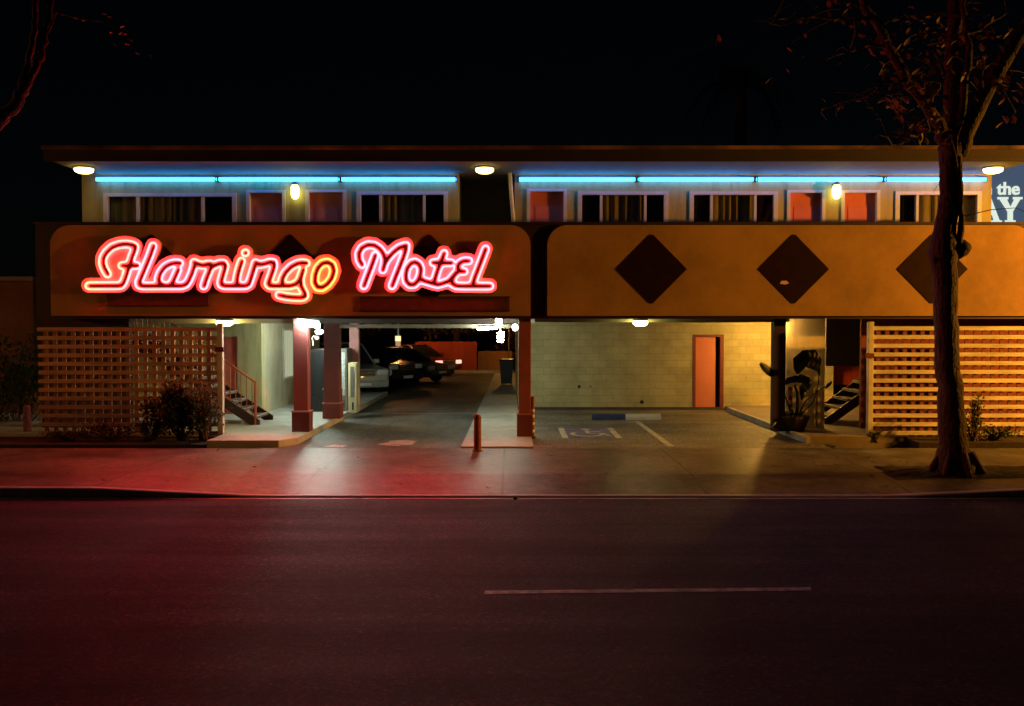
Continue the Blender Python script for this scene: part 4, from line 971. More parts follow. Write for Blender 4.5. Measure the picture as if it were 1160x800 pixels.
def blade(pts, ws):
    vs = []
    for (px, py, yy), w_ in zip(pts, ws):
        p = Q(px, py, yy); vs.append((p, w_))
    vv = []
    for i, (p, w_) in enumerate(vs):
        a = vs[max(0, i - 1)][0]; b = vs[min(len(vs) - 1, i + 1)][0]; d = (b - a).normalized()
        s_ = d.cross(Vector((0, 1, 0))).normalized()
        vv += [p - s_ * w_ + Vector((0, .05 + .03 * math.sin(i * 2.1), 0)), p, p + s_ * w_ + Vector((0, .04 + .03 * math.cos(i * 1.7), 0))]
    fs = []
    for i in range(len(vs) - 1): fs += [(3 * i, 3 * i + 1, 3 * i + 4, 3 * i + 3), (3 * i + 1, 3 * i + 2, 3 * i + 5, 3 * i + 4)]
    lf.add(vv, fs)
blade([(928, 420, 20.1), (925, 412, 20.05), (920, 407, 20.0), (913, 407, 19.95), (907, 411, 19.95), (904.5, 419, 19.98), (904, 424, 20.0)], [.04, .17, .22, .2, .17, .1, .02])
blade([(929, 426, 20.1), (928, 416, 20.08), (924, 406, 20.1), (914, 400.5, 20.15), (906, 405, 20.2)], [.01, .06, .1, .08, .02])
blade([(903, 432, 20.1), (908, 429, 20.0), (914, 431, 19.95), (917, 437, 19.95), (916.5, 442, 19.95)], [.06, .1, .09, .07, .01])
blade([(889, 436, 20.1), (894, 431.5, 20.0), (901, 429.5, 20.0), (909, 430, 20.0), (914, 434, 20.0)], [.02, .07, .08, .06, .02])
blade([(912, 434, 20.1), (911, 440, 20.05), (909.5, 447, 20.0), (909, 454, 20.0)], [.04, .09, .06, .01])
blade([(877, 426, 20.1), (872, 421, 20.0), (866, 416, 19.9), (861.5, 411.5, 19.85)], [.05, .09, .08, .03])
blade([(936, 440, 20.1), (940, 436, 20.0), (943, 432, 20.0)], [.02, .05, .01])
blade([(884, 470, 20.1), (879, 478, 19.95), (874, 484, 19.9)], [.03, .06, .01])
for k in range(26):
    a = random.uniform(0, 2 * PI)
    leaf_poly(lf, Vector((pc.x, 20.15, .42)), (math.cos(a), math.sin(a) * .6, random.uniform(.4, 1.2)), random.uniform(.25, .45), .05, 1.8)
lf.build('leaves', 'leaf_g', t, smooth=True)
c = P(895, 456, 20.35)
t = thing('small_sign', 'narrow red and white sign leaning behind the potted plant', 'sign', (c.x, 20.35, .11))
MB().box(c.x - .045, c.x + .045, 20.33, 20.35, .6, 1.05).build('sign_board', mat('red_notice', (.5, .06, .05), .5), t)
MB().box(c.x - .035, c.x + .035, 20.322, 20.3285, .68, .76).box(c.x - .035, c.x + .035, 20.322, 20.3285, .86, .97).build('pale_patch', 'white', t)
MB().box(c.x - .015, c.x + .015, 20.352, 20.37, .11, 1.0).build('sign_stake', 'metal', t)

def shrub(cx, cy, z0, rx, ry, h, nleaf, label, seed, leafm='leaf', lsz=.07, top=None):
    rd = random.Random(seed)
    t = thing('shrub', label, 'shrub', (cx, cy, z0))
    st = MB()
    tips = []
    for k in range(14):
        a = rd.uniform(0, 2 * PI); r_ = rd.uniform(.2, .95)
        e = Vector((cx + rx * r_ * math.cos(a), cy + ry * r_ * math.sin(a), z0 + h * (1 - .45 * r_ ** 2) * rd.uniform(.65, 1.05)))
        mid = Vector((cx, cy, z0)).lerp(e, .5) + Vector((rd.uniform(-.08, .08), rd.uniform(-.05, .05), .05))
        st.tube([(cx + rd.uniform(-.08, .08), cy, z0 - .02), mid, e], [.022, .014, .005], 5); tips += [e, mid, mid.lerp(e, .5), e]
    st.build('stems', 'bark', t)
    lf = MB()
    for k in range(nleaf):
        c_ = rd.choice(tips) + Vector((rd.gauss(0, rx * .17), rd.gauss(0, ry * .2), rd.gauss(0, h * .09)))
        c_.z = max(c_.z, z0 + .03)
        d = Vector((rd.uniform(-1, 1), rd.uniform(-1, 1), rd.uniform(-.5, 1)))
        leaf_poly(lf, c_, d, lsz * rd.uniform(.7, 1.4), lsz * .45, .6, 2)
    lf.build('leaves', leafm, t)
    return t
sx = lambda px: X_(px, 19.0)
shrub(sx(205), 18.95, .04, .75, .4, 1.05, 4800, 'biggest dark shrub in front of the see-through half of the left lattice', 3, lsz=.09)
shrub(sx(232), 18.85, .04, .3, .25, 1.15, 700, 'brownish upright shrub by the white post of the left lattice', 4, mat('brownish_leaves', (.07, .06, .03), .6, .5, 5))
shrub(sx(172), 18.8, .04, .35, .3, .5, 700, 'low dark shrub at the left foot of the biggest shrub', 5)
shrub(sx(125), 18.9, .04, .8, .35, .36, 900, 'low spreading shrub along the foot of the left lattice', 6)
shrub(sx(80), 18.9, .04, .6, .3, .18, 500, 'ground hugging shrub near the left end of the left lattice', 7)
shrub(sx(1120), 18.85, .04, .75, .3, .3, 700, 'low dark shrub at the foot of the right lattice', 8)
shrub(sx(1099), 18.75, .04, .24, .2, .95, 500, 'narrow dark shrub just right of the street tree trunk', 9)
shrub(sx(987), 18.8, .04, .18, .15, .2, 120, 'tiny plant at the foot of the right lattice end post', 10)

# street tree on the right
YT = 15.0
def PT(px, py, y=YT): return P(px, py, y)
def wig(pts, rads, k=3, amp=.02, seed=1):
    rd = random.Random(seed); out = []; ro = []
    for i in range(len(pts) - 1):
        for j in range(k):
            s_ = j / k; p = Vector(pts[i]).lerp(Vector(pts[i + 1]), s_)
            if i or j: p += Vector((rd.gauss(0, amp), rd.gauss(0, amp), rd.gauss(0, amp * .5)))
            out.append(p); ro.append(rads[i] * (1 - s_) + rads[i + 1] * s_)
    out.append(Vector(pts[-1])); ro.append(rads[-1]); return out, ro
tr = thing('street_tree', 'large street tree with knobbly trunk standing in the right sidewalk', 'tree', (PT(1083, 530).x, YT, 0))
tk = MB()
pts, rds = wig([PT(1083, 534), PT(1081, 524), PT(1080, 505), PT(1077, 450), PT(1073, 400), PT(1071, 345), PT(1070, 300), PT(1069, 283), PT(1070, 262), PT(1076, 225), PT(1076, 190), PT(1077, 166)],
               [.34, .27, .22, .20, .185, .18, .195, .23, .17, .155, .155, .20], 4, .008, 2)
tk.tube(pts, rds, 18, wob=.05)
for (px, py, a, r) in ((1084, 283, (.12, -.05, .03), .17), (1060, 296, (-.05, -.08, .02), .08)):
    c_ = PT(px, py); tk.tube([c_ - Vector(a), c_, c_ + Vector(a) * 1.1, c_ + Vector(a) * 1.6], [r * .8, r, r * .75, r * .2], 10, wob=.12)
for k in range(7):
    a = 2 * PI * k / 7 + .3; bx_ = PT(1083, 530).x
    tk.tube([(bx_ + .2 * math.cos(a), YT + .2 * math.sin(a), .35), (bx_ + .38 * math.cos(a), YT + .36 * math.sin(a), .06), (bx_ + .46 * math.cos(a), YT + .42 * math.sin(a), -.03)], [.07, .06, .02], 8, wob=.08)
tk.build('trunk', 'bark', tr, smooth=True)
limbs = [
 ([PT(1075, 172), PT(1062, 140, 14.9), PT(1047, 116, 14.8), PT(1028, 92, 14.7), PT(1008, 55, 14.6), PT(990, 22, 14.5), PT(968, -20, 14.4)], [.13, .10, .085, .085, .075, .07, .06]),
 ([PT(1077, 170), PT(1079, 120, 15.1), PT(1079, 70, 15.2), PT(1081, 20, 15.3), PT(1084, -30, 15.4)], [.16, .13, .115, .11, .10]),
 ([PT(1081, 168), PT(1092, 120, 14.9), PT(1097, 60, 14.8), PT(1094, 30, 14.8), PT(1088, -15, 14.7)], [.12, .06, .05, .045, .04]),
 ([PT(1083, 172), PT(1100, 135, 15.0), PT(1120, 100, 15.1), PT(1143, 58, 15.1), PT(1175, 10, 15.2), PT(1200, -25, 15.2)], [.17, .14, .125, .12, .10, .09]),
 ([PT(1086, 278, 14.9), PT(1089, 245, 14.9), PT(1087, 212, 14.88), PT(1084, 178, 14.88)], [.06, .045, .05, .06]),
 ([PT(1094, 40, 14.8), PT(1112, 30, 14.8), PT(1140, 15, 14.9)], [.04, .03, .015]),
 ([PT(1062, 150, 14.8), PT(1050, 146, 14.7), PT(1038, 152, 14.6), PT(1020, 163, 14.5), PT(1004, 164, 14.4)], [.03, .03, .025, .018, .01]),
 ([PT(1030, 95, 14.7), PT(1015, 90, 14.6), PT(996, 96, 14.5), PT(985, 110, 14.4)], [.03, .02, .015, .008]),
 ([PT(1052, 120, 14.7), PT(1062, 100, 14.6), PT(1066, 80, 14.6), PT(1060, 60, 14.5)], [.03, .025, .018, .01]),
 ([PT(1008, 55, 14.6), PT(985, 50, 14.4), PT(960, 58, 14.2), PT(935, 70, 14.0)], [.03, .02, .014, .006]),
 ([PT(990, 22, 14.5), PT(960, 25, 14.4), PT(920, 18, 14.2), PT(880, 28, 14.0), PT(850, 22, 13.9)], [.035, .025, .02, .012, .006]),
 ([PT(1120, 100, 15.1), PT(1140, 98, 15.0), PT(1165, 104, 14.9)], [.03, .02, .008]),
]
tips = []; LB_ = []
for i, (p_, r_) in enumerate(limbs):
    pts, rds = wig(p_, r_, 4, .015 if r_[0] > .065 else (.006 if i == 4 else .025), 20 + i)
    LB_.append(MB().tube(pts, rds, 12, wob=.05)); tips += [Vector(p) for p in pts[len(pts) // 3:]]
tw = MB(); rd = random.Random(5); lt_ = []
for k in range(95):
    b_ = rd.choice(tips); d = Vector((rd.uniform(-1, 1), rd.uniform(-1, 1), rd.uniform(-.3, .9))).normalized()
    L_ = rd.uniform(.3, 1.1); e = b_ + d * L_; e2 = e + Vector((rd.uniform(-.2, .2), rd.uniform(-.2, .2), -.1))
    tw.tube([b_, b_.lerp(e, .5) + Vector((rd.uniform(-.05, .05), 0, .04)), e, e2], [.010, .007, .005, .003], 4); lt_ += [e, e2, e2, b_.lerp(e, .6)]
tw.build('twigs', 'bark', tr)['kind'] = 'stuff'
for i_, l_ in enumerate(LB_):
    l_.build('limb', 'bark', tr, smooth=True)
lf = MB()
for k in range(480):
    c_ = rd.choice(lt_) + Vector((rd.gauss(0, .1), rd.gauss(0, .12), rd.gauss(0, .1)))
    if P(0, 0, 1) is None: continue
    u = c_.x / c_.y * F + 580
    if P(580, 150, c_.y).z > c_.z: continue
    if u < 990 and rd.random() < .6: continue
    d = Vector((rd.uniform(-1, 1), rd.uniform(-1, 1), rd.uniform(-.9, .3)))
    leaf_poly(lf, c_, d, rd.uniform(.08, .17), rd.uniform(.05, .10), .8, 3)
for (px, py) in ((1042, 150), (1038, 140), (1050, 145), (1055, 105), (1052, 95), (1018, 108), (1006, 113), (1060, 128), (1013, 116), (1075, 155), (1025, 155), (1045, 88), (1120, 60), (1115, 45)):
    for k in range(7):
        c_ = PT(px, py, 14.5) + Vector((rd.gauss(0, .06), rd.gauss(0, .05), rd.gauss(0, .06)))
        leaf_poly(lf, c_, Vector((rd.uniform(-1, 1), rd.uniform(-.6, .6), rd.uniform(-.8, .4))), .15, .10, .8, 3)
lf.build('crown', 'leaf_red', tr)

# left tree, only one limb reaches into view
tl = thing('street_tree', 'bare forked tree limb reaching in at the upper left corner', 'tree', (-9.4, 13.9, 0))
pts, rds = wig([(-9.4, 13.9, -.03), (-9.4, 13.9, .5), (-9.35, 13.9, 2.2), (-9.2, 13.9, 4.0)], [.33, .24, .2, .19], 4, .01, 3)
MB().tube(pts, rds, 14, wob=.05).build('trunk', 'bark', tl, smooth=True)
for i, (p_, r_) in enumerate([
    ([Vector((-9.2, 13.9, 3.9)), P(-25, 165, 13.95), P(0, 137, 14), P(15, 121, 14), P(25, 104, 14), P(30, 80, 14), P(36, 50, 14), P(40, 20, 14), P(41, -25, 14)], [.16, .12, .10, .095, .085, .05, .045, .045, .04]),
    ([P(24, 106, 14), P(36, 85, 14), P(45, 66, 14), P(51, 40, 14), P(56, 10, 14), P(60, -30, 14)], [.07, .06, .055, .045, .045, .04]),
    ([Vector((-9.2, 13.9, 3.9)), Vector((-9.6, 13.8, 6)), Vector((-10.2, 13.5, 8.5))], [.16, .12, .08]),
    ([P(51, 40, 14), P(65, 14, 13.9), P(90, 20, 13.8), P(125, 27, 13.7), P(150, 48, 13.6)], [.02, .014, .012, .008, .004])]):
    pts, rds = wig(p_, r_, 4, .012, 40 + i)
    MB().tube(pts, rds, 12, wob=.07).build('limb', 'bark', tl, smooth=True)
    tips = pts[len(pts) // 2:]
    lf2 = MB()
    if i in (3,):
        for k in range(16):
            c_ = rd.choice(tips) + Vector((rd.gauss(0, .15), rd.gauss(0, .15), rd.gauss(0, .12)))
            leaf_poly(lf2, c_, Vector((rd.uniform(-1, 1), rd.uniform(-1, 1), rd.uniform(-.9, .3))), rd.uniform(.05, .1), .05, .8, 2)
        lf2.build('leaves', 'leaf_red', tl)

# tall palm far behind
def palm(px, Y, ztop, label):
    x = X_(px, Y)
    t = thing('palm_tree', label, 'palm tree', (x, Y, -.2))
    pts, rds = wig([(x, Y, -.25), (x + .1, Y, ztop * .5), (x, Y, ztop)], [.3, .22, .2], 5, .03, 8)
    MB().tube(pts, rds, 10, wob=.06).build('trunk', 'bark', t, smooth=True)
    lf = MB(); r2 = random.Random(9)
    for k in range(34):
        a = r2.uniform(0, 2 * PI); el = r2.uniform(-.7, 1.0)
        p = Vector((x, Y, ztop)); d = Vector((math.cos(a), math.sin(a), el)).normalized()
        for j in range(12):
            q = p + d * .22
            for s_ in (-1, 1):
                sd = d.cross(Vector((0, 0, 1))); sd = sd.normalized() * s_ if sd.length > .1 else Vector((s_, 0, 0))
                leaf_poly(lf, q, sd + d * .8 + Vector((0, 0, -.3)), .6 * (1 - j / 16), .05, .9, 2)
            p = q; d = (d + Vector((0, 0, -.13))).normalized()
    lf.build('crown', 'leaf', t)
palm(836, 34, 11.6, 'tall dark palm rising behind the right half of the roof')

# dark trees behind the rear fence
def back_tree(x, Y, h, r, label, seed, lm='leaf'):
    rd = random.Random(seed); t = thing('background_tree', label, 'tree', (x, Y, -.2))
    MB().tube([(x, Y, -.25), (x + .1, Y, h * .4), (x, Y, h * .75)], [.25, .18, .1], 8).build('trunk', 'bark', t)
    lf = MB()
    cl = [Vector((x + rd.gauss(0, r * .5), Y + rd.gauss(0, r * .4), h * .7 + rd.gauss(0, h * .17))) for _ in range(22)]
    for k in range(1500):
        c_ = rd.choice(cl) + Vector((rd.gauss(0, r * .2), rd.gauss(0, r * .2), rd.gauss(0, r * .18)))
        leaf_poly(lf, c_, Vector((rd.uniform(-1, 1), rd.uniform(-1, 1), rd.uniform(-1, 1))), .3, .2, .5, 2)
    lf.build('crown', lm, t)
back_tree(-3.2, 52, 5.0, 1.8, 'dark tree behind the red rear fence', 11, 'leaf_red')
back_tree(-.6, 53, 4.4, 1.5, 'dark tree behind the orange rear fence', 12, 'leaf_red')
back_tree(-6.5, 52, 5.5, 2.0, 'dark tree behind the parked vehicles', 13, 'leaf_red')
back_tree(12.6, 27.5, 4.6, 1.2, 'dark tree behind the right end of the motel', 14)

# rear fences
def plank_fence(x0, x1, Y, z0, h, m, label):
    t = thing('rear_fence', label, 'fence', ((x0 + x1) / 2, Y, z0))
    b_ = MB(); x = x0
    while x < x1:
        b_.box(x, min(x + .145, x1), Y + random.uniform(0, .008), Y + .03, z0, z0 + h + random.uniform(-.01, .01)); x += .15
    b_.build('boards', m, t)
    MB().box(x0, x1, Y + .04, Y + .08, z0 + .3, z0 + .4).box(x0, x1, Y + .04, Y + .08, z0 + h - .4, z0 + h - .3).build('rails', m, t)
YF = 48
plank_fence(X_(470, YF), X_(540, YF), YF, -.05, Z_(387, YF) + .05, 'fence_red', 'red board fence at the far end of the driveway')
plank_fence(X_(541, YF), .0, YF + .4, -.05, Z_(398, YF) + .05, 'fence_or', 'lower orange board fence behind the end of the walkway')
MB().box(-6, .1, 46.9, 47.1, -.15, .13).build('rear_kerb', 'conc')['kind'] = 'structure'
YF2 = 27.5
plank_fence(X_(937, YF2), X_(1000, YF2), YF2, Z_(436, YF2), Z_(413, YF2) - Z_(436, YF2), 'fence_red', 'orange lit boards glowing behind the dark right staircase')
t = thing('garden_lamp', 'hidden warm lamp behind the right staircase', 'lamp', (X_(965, 26), 25.4, 2.3))
MB().lathe([(.02, -.06), (.07, 0), (.02, .06)], (X_(955, 25.4), 25.4, 2.2), 10).build('lamp_glass', emis('garden_glow', (1, .3, .06), 14), t)
# rear lamps: lit plaque above the dark car plus lantern lighting the fences
c = P(451, 386, 34.0)
t = thing('lit_notice', 'small glowing orange notice above the black parked vehicle', 'sign', c)
MB().box(c.x - .1, c.x + .1, c.y - .02, c.y, c.z - .02, c.z + .17).build('upper_panel', 'signlamp', t)
MB().box(c.x - .09, c.x + .09, c.y - .019, c.y, c.z - .2, c.z - .04).build('lower_panel', emis('dim_notice', (.6, .35, .15), .7), t)
MB().box(c.x - .03, c.x + .03, c.y + .002, c.y + .05, c.z - .2, 2.6).build('hanger', 'metal', t)
def lantern(x, y, z, r, m, label, name='rear_lantern', hang=None):
    t = thing(name, label, 'lamp', (x, y, 0))
    MB().tube([(x, y, -.1), (x, y, z - r)], .04, 8).build('pole', 'metal', t)
    MB().lathe([(r * .3, z - r), (r, z - r * .3), (r, z + r * .4), (r * .3, z + r)], (x, y, 0), 12).build('lamp_glass', m, t, smooth=True)
    MB().lathe([(r * 1.2, z + r * 1.02), (r * .2, z + r * 1.6)], (x, y, 0), 12).build('lamp_cap', 'metal', t)
    return t
lantern(-5.6, 45.6, 2.9, .12, 'lamp_back', 'rear lantern behind the black parked vehicle')
lantern(-.15, 45.3, 2.85, .07, emis('amber_rear', (1, .5, .1), 420), 'small lantern by the wall in front of the orange fence')

# ================================================================== PARKED VEHICLES
def car(name, label, cat, kind, paint, lit=None):
    """front towards +X, centre on the origin, wheels on z = 0"""
    t = thing(name, label, cat, (0, 0, 0), 'vehicles parked nose out along the driveway')
    if kind == 'suv':
        L, W, H = 4.7, 1.86, 1.78; hood, belt = 1.06, 1.10
        side = [(-2.32, .42), (-2.36, .7), (-2.33, 1.05), (-2.28, belt), (.95, belt), (1.15, hood), (2.12, hood - .08), (2.33, .9), (2.36, .55), (2.25, .34), (-2.2, .34)]
        cab = [(-2.25, belt - .02), (-2.08, 1.68), (-1.9, H), (.1, H), (.35, 1.72), (1.12, belt - .02)]
    else:
        L, W, H = 4.6, 1.8, 1.44; hood, belt = .86, .92
        side = [(-2.25, .42), (-2.30, .66), (-2.22, .93), (-1.4, belt + .02), (.9, belt), (1.15, hood + .02), (2.0, hood - .1), (2.26, .70), (2.30, .45), (2.2, .28), (-2.15, .28)]
        cab = [(-1.75, belt - .02), (-1.15, 1.38), (-.85, H), (.05, H), (.3, 1.38), (1.12, belt - .02)]
    wr = .35 if kind == 'suv' else .32
    # lower body with wheel arches cut into the sill outline
    def arch(cx): return [(cx + (wr + .06) * math.cos(a), wr + (wr + .06) * math.sin(a)) for a in [PI * k / 10 for k in range(11)]]
    low = side[:-2] if False else side
    zl = side[-1][1]
    top = side[:-2]
    bottom = [(2.2, zl)] + [p for p in arch(1.42) if p[1] > zl] + [p for p in arch(-1.42) if p[1] > zl] + [(-2.15, zl)]
    poly = top + bottom
    n = len(poly); vs = []
    for yy, ins in ((-W / 2, .0), (-W / 2 + .0, .0), (W / 2, 0)): pass
    layers = [(-W / 2, .06), (-W / 2 + .08, 0.0), (W / 2 - .08, 0.0), (W / 2, .06)]
    for y, s_ in layers:
        for x, z in poly:
            vs.append((x * (1 - s_ * .5), y, z - (s_ * .6 if z > belt - .12 else 0)))
    fs = []
    for k in range(3):
        for i in range(n): fs.append((k * n + i, k * n + (i + 1) % n, (k + 1) * n + (i + 1) % n, (k + 1) * n + i))
    fs += [tuple(range(n)), tuple(range(4 * n - 1, 3 * n - 1, -1))]
    MB().add(vs, fs).build('body', paint, t, smooth=False)
    # greenhouse, narrower at the roof
    m_ = len(cab); vs = []
    zmin = cab[0][1]
    for sgn in (-1, 1):
        for x, z in cab: vs.append((x, sgn * (W / 2 - .09 - .2 * (z - zmin) / (H - zmin)), z))
    MB().add(vs, [tuple(range(m_)), tuple(range(2 * m_ - 1, m_ - 1, -1))] + [(i, (i + 1) % m_, (i + 1) % m_ + m_, i + m_) for i in range(m_)]).build('glasshouse', 'glassdark', t)
    rx0, rx1 = cab[2][0], cab[3][0]
    MB().box(rx0 - .05, rx1 + .08, -W / 2 + .28, W / 2 - .28, H + .002, H + .035).build('roof', paint, t, bevel=.015)
    pil = MB()
    for sgn in (-1, 1):
        for i, j in ((0, 1), (4, 5)):
            a = cab[i]; b = cab[j]
            f_ = lambda c_: Vector((c_[0], sgn * (W / 2 - .085 - .2 * (c_[1] - zmin) / (H - zmin)), c_[1]))
            pil.tube([f_(a), f_(b)], .035, 6)
        mx_ = (cab[0][0] + cab[-1][0]) / 2 - .1
        pil.tube([(mx_, sgn * (W / 2 - .085), zmin), (mx_ + .05, sgn * (W / 2 - .28), H)], .035, 6)
        pil.tube([(cab[1][0], sgn * (W / 2 - .26), cab[1][1]), (rx0, sgn * (W / 2 - .28), H), (rx1, sgn * (W / 2 - .28), H), (cab[4][0], sgn * (W / 2 - .26), cab[4][1])], .035, 6)
    pil.build('pillars', paint, t)
    fx = 2.31 if kind == 'suv' else 2.27; hz = .86 if kind == 'suv' else .66
    gr = MB().box(fx - .03, fx + .05, -.42, .42, hz - .13, hz + .1)
    gq = gr.build('grille', 'black', t)
    gb = MB()
    for k in range(4): gb.box(fx + .05, fx + .065, -.42, .42, hz - .12 + k * .06, hz - .095 + k * .06)
    gb.build('grille_bars', 'chrome', gq)
    MB().box(fx - .2, fx + .1, -W / 2 + .04, W / 2 - .04, .36, .58).build('bumper', paint, t, bevel=.05)
    for s_ in (-1, 1):
        MB().obox((fx - .02, s_ * (W / 2 - .24), hz), (.07, 0, 0), (0, .19, 0), (0, 0, .09)).build('headlight', lit if lit else 'headglass', t, bevel=.03)
        MB().obox((.85, s_ * (W / 2 + .07), belt + .08), (.05, 0, 0), (0, .10, 0), (0, 0, .07)).build('mirror', paint, t, bevel=.02)
        MB().obox((-fx + .02, s_ * (W / 2 - .16), hz + .12), (.04, 0, 0), (0, .12, 0), (0, 0, .1)).build('tail_light', 'redcar', t)
        for wx in (-1.42, 1.42):
            w_ = MB().lathe([(wr * .62, -.1), (wr * .95, -.1), (wr, -.06), (wr, .06), (wr * .95, .1), (wr * .62, .1)], (wx, s_ * (W / 2 - .12), wr), 22, 'Y').build('wheel', 'rubber', t)
            rm = MB().lathe([(wr * .6, -.112), (wr * .55, -.09), (wr * .2, -.1), (.03, -.115)] if s_ < 0 else [(wr * .6, .112), (wr * .55, .09), (wr * .2, .1), (.03, .115)], (wx, s_ * (W / 2 - .12), wr), 18, 'Y').build('rim', 'chrome', w_)
    MB().box(fx + .1, fx + .112, -.26, .26, .42, .52).build('number_plate', 'white', t)
    return t
def put(t, px_nose, Y, ang, L2=2.35):
    """nose at the given sight line and depth, heading turned towards the street by ang"""
    nx = X_(px_nose, Y)
    t.rotation_euler = (0, 0, -ang); t.location = (nx - L2 * math.cos(ang), Y + L2 * math.sin(ang), -.012)
put(car('parked_suv', 'silver sport utility vehicle parked nearest, its grille facing the driveway', 'car', 'suv', 'silver'), 411, 30.6, math.radians(62))
put(car('parked_suv', 'black sport utility vehicle parked behind the silver one', 'car', 'suv', 'blackcar'), 461, 35.2, math.radians(35))
put(car('parked_car', 'dark green saloon car beyond the black vehicle with pale windscreen glint', 'car', 'sedan', 'greencar'), 500, 38.8, math.radians(32), 2.3)
put(car('parked_car', 'maroon saloon car with glowing headlamps parked farthest by the red fence', 'car', 'sedan', 'redcar', 'headlit'), 509, 44.5, math.radians(40), 2.3)

# ================================================================== RIGHT: backlit board behind the motel
YR = 27.5
t = thing('lit_billboard', 'blue grey backlit board with white lettering at the far right edge', 'billboard', (X_(1180, YR), YR, -.1))
a = P(1096, 252.5, YR); b = P(1290, 181, YR)
MB().box(a.x, b.x, YR, YR + .25, a.z, b.z).build('panel', 'board', t)
MB().box(a.x - .05, b.x + .05, YR - .03, YR + .28, a.z - .12, a.z - .002).box(a.x - .05, b.x + .05, YR - .03, YR + .28, b.z + .002, b.z + .1).build('panel_frame', 'metal', t)
for q in (.3, .7): MB().box(a.x + (b.x - a.x) * q - .1, a.x + (b.x - a.x) * q + .1, YR + .05, YR + .2, -.2, a.z - .12).build('post', 'metal', t)
cu = bpy.data.curves.new('txt', 'FONT'); cu.body = 'n the'; cu.size = 1; cu.extrude = .02; cu.offset = .02
tmp = bpy.data.objects.new('tmp', cu); C.objects.link(tmp)
me = bpy.data.meshes.new_from_object(tmp.evaluated_get(bpy.context.evaluated_depsgraph_get())); bpy.data.objects.remove(tmp)
xs_ = [v.co.x for v in me.vertices]; ys_ = [v.co.y for v in me.vertices]
L0, R0 = P(1114.5, 222, YR), P(1154.5, 206.5, YR)
sxx = (R0.x - L0.x) / (max(xs_) - min(xs_)); syy = (R0.z - P(1114, 221, YR).z) / (max(ys_) - min(ys_))
zb_ = P(1114, 221, YR).z
for v in me.vertices:
    x, y, z = v.co
    v.co = Vector((L0.x + (x - min(xs_)) * sxx, YR - .03 - z, zb_ + (y - min(ys_)) * syy)) - t.location
me.materials.append(M['boardtext'])
o = bpy.data.objects.new('small_lettering', me); C.objects.link(o); o.parent = t
def pp(*pts): return [((P(x, y, YR)).x, (P(x, y, YR)).z) for x, y in pts]
lt = MB()
# serif Y
lt.prism(pp((1129.6, 223.5), (1141.5, 223.5), (1141.5, 226), (1139.6, 226), (1144.0, 235), (1148.6, 226), (1147, 226), (1147, 223.5), (1157.5, 223.5), (1157.5, 226), (1155, 226), (1146.6, 240), (1146.6, 249.8), (1149.6, 249.8), (1149.6, 252.2), (1138, 252.2), (1138, 249.8), (1141, 249.8), (1141, 240), (1132, 226), (1129.6, 226)), YR - .05, YR - .01)
# serif A, as two strokes, bar and feet
lt.prism(pp((1116.5, 223.5), (1121.5, 223.5), (1131.5, 250), (1125.5, 250)), YR - .05, YR - .01)
lt.prism(pp((1116.0, 225), (1118.6, 230), (1111.5, 250), (1108.5, 250)), YR - .049, YR - .01)
lt.prism(pp((1112.5, 240.5), (1123, 240.5), (1123.8, 243.5), (1111.6, 243.5)), YR - .048, YR - .01)
lt.prism(pp((1122.5, 249.9), (1134.2, 249.9), (1134.2, 252.2), (1122.5, 252.2)), YR - .051, YR - .01)
lt.prism(pp((1105.5, 249.9), (1114, 249.9), (1114, 252.2), (1105.5, 252.2)), YR - .051, YR - .01)
lt.build('large_lettering', 'boardtext', t)

# neighbour building in the dark at the left
nb = thing('neighbour_building', 'low dark brown building in shadow left of the motel', 'building', (-19, 26, -.2))
MB().box(-30, X_(38, 24), 24, 34, -.2, Z_(319, 24)).build('wall', mat('neighbour_wall', (.16, .07, .035), .85, .3, .8), nb)
MB().box(-30.2, X_(38, 24) + .1, 23.8, 34.2, Z_(319, 24) + .002, Z_(316, 24) + .05).build('roof', mat('neighbour_roof_edge', (.14, .12, .13), .6, .5, 1.0), nb)
MB().box(X_(8, 24), X_(27, 24), 23.95, 23.998, 0, 1.6).build('door', 'trim_dark', nb)
shrub(X_(20, 22), 22, -.15, 1.6, .8, 2.1, 2200, 'large dark shrub left of the motel in front of the neighbour building', 21, lsz=.12)
shrub(X_(-25, 21.5), 21.5, -.15, 1.5, .8, 1.9, 1500, 'dark shrub at the far left edge of the view', 22, lsz=.12)

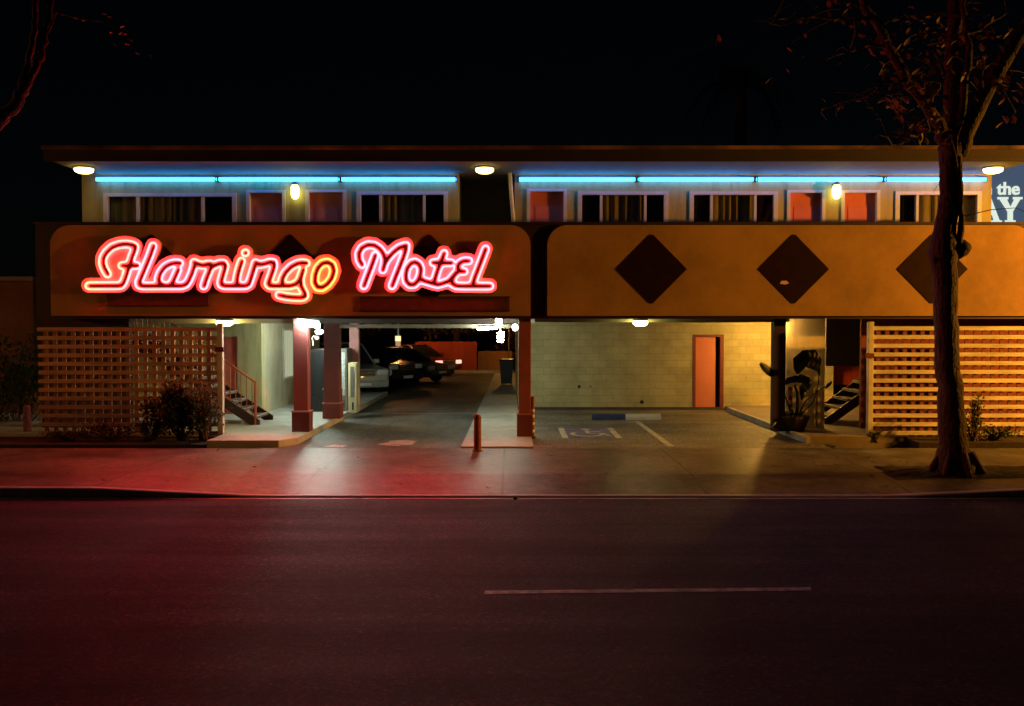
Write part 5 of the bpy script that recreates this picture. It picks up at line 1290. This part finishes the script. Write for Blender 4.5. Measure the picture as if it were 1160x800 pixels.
# sodium street lanterns just beyond both sides of the view
def street_lantern(x, y, z, m, r, label):
    t = thing('street_lamp', label, 'street lamp', (x, y, 0))
    MB().lathe([(.16, -.02), (.13, .3), (.07, .4), (.055, z - .35)], (x, y, 0), 14).build('pole', 'metal', t)
    MB().lathe([(.1, z - .34), (.14, z - .25), (.1, z - r - .01)], (x, y, 0), 14).build('lamp_base', 'metal', t)
    MB().lathe([(r * .5, z - r), (r, z - r * .3), (r * .95, z + r * .5), (r * .5, z + r)], (x, y, 0), 16).build('lamp_glass', m, t, smooth=True)
    MB().lathe([(r * 1.25, z + r * 1.03), (r * .8, z + r * 1.5), (.03, z + r * 1.8)], (x, y, 0), 14).build('lamp_cap', 'metal', t)
def flood(x, y, z, aim, power, label):
    t = thing('flood_light', label, 'flood light', (x, y, 0))
    MB().lathe([(.14, -.02), (.12, .3), (.06, .4), (.05, z - .15)], (x, y, 0), 14).build('pole', 'metal', t)
    d = (Vector(aim) - Vector((x, y, z))).normalized(); s_ = d.cross(Vector((0, 0, 1))).normalized(); u_ = s_.cross(d)
    MB().obox(Vector((x, y, z)) - d * .1, d * .09, s_ * .2, u_ * .15).build('lamp_housing', 'metal', t, bevel=.02)
    MB().obox(Vector((x, y, z)) + d * .001, d * .008, s_ * .18, u_ * .13).build('lamp_glass', 'sodium', t)
    ld = bpy.data.lights.new('flood_lamp_light', 'SPOT'); ld.energy = power; ld.color = (1.0, .38, .03); ld.spot_size = math.radians(84); ld.spot_blend = .9; ld.shadow_soft_size = .12
    lo = bpy.data.objects.new('flood_lamp_light', ld); C.objects.link(lo); lo.location = Vector((x, y, z)) + d * .05
    lo.rotation_euler = (-d).to_track_quat('Z', 'Y').to_euler()
flood(17.6, 15.6, 4.0, (9.0, 19.6, 3.4), 9500, 'orange flood light on a pole beyond the right edge of the view')
street_lantern(-18.5, 14.4, 4.2, 'sodium2', .17, 'dim orange street lamp beyond the left edge of the view')

lv = MB(); rl = random.Random(77)
for k in range(170):
    x = rl.uniform(-12, 11); y = rl.uniform(13.0, 18.2) if rl.random() < .8 else rl.gauss(13.4, .12)
    if rl.random() < .35: x = 7.2 + rl.gauss(0, 1.6); y = 15 + rl.gauss(0, 1.0)
    if not (12.6 < y < 18.1): continue
    z = (apron(x, y) + .012) if y > YC + .2 else (ROADZ + .012 if y < YC - .05 else .02)
    leaf_poly(lv, (x, y, z), (rl.uniform(-1, 1), rl.uniform(-1, 1), .1), rl.uniform(.06, .13), rl.uniform(.04, .08), .2, 2)
tag(lv.build('fallen_leaves', mat('dry_fallen_leaves', (.16, .09, .05), .8, .5, 6)), 'dry leaves scattered over the sidewalk', 'leaf litter', None, 'stuff')
# ================================================================== CAMERA, LIGHT, WORLD
cam = bpy.data.cameras.new('camera'); cam.sensor_width = 36; cam.lens = F / 1160 * 36; cam.clip_end = 600
co = bpy.data.objects.new('camera', cam); C.objects.link(co)
co.location = (0, 0, CH); co.rotation_euler = (PI / 2 - TH, 0, 0)
sc = bpy.context.scene; sc.camera = co
w = bpy.data.worlds.new('World'); sc.world = w; w.use_nodes = True
nt = w.node_tree; bg = nt.nodes['Background']
sky = nt.nodes.new('ShaderNodeTexSky'); sky.sky_type = 'NISHITA'; sky.sun_disc = False
sky.sun_elevation = math.radians(35); sky.sun_rotation = math.radians(200)
nt.links.new(sky.outputs[0], bg.inputs[0]); bg.inputs[1].default_value = 0.0002
sl = bpy.data.lights.new('moonlight', 'SUN'); sl.energy = 0.004; sl.angle = math.radians(.5); sl.color = (1, .9, .8)
so = bpy.data.objects.new('moonlight', sl); C.objects.link(so)
el, az = math.radians(35), math.radians(200)
dv = Vector((math.sin(az) * math.cos(el), math.cos(az) * math.cos(el), math.sin(el)))
so.rotation_euler = dv.to_track_quat('Z', 'Y').to_euler()
vs_ = sc.view_settings; vs_.view_transform = 'Standard'; vs_.look = 'None'; vs_.gamma = 1; vs_.exposure = 0; vs_.use_curve_mapping = False
sc.render.engine = 'CYCLES'
sc.cycles.use_denoising = True
sc.cycles.sample_clamp_indirect = 4.0
sc.cycles.max_bounces = 5; sc.cycles.diffuse_bounces = 3; sc.cycles.glossy_bounces = 3; sc.cycles.transparent_max_bounces = 8
sc.cycles.use_light_tree = True
sc.cycles.caustics_reflective = False; sc.cycles.caustics_refractive = False
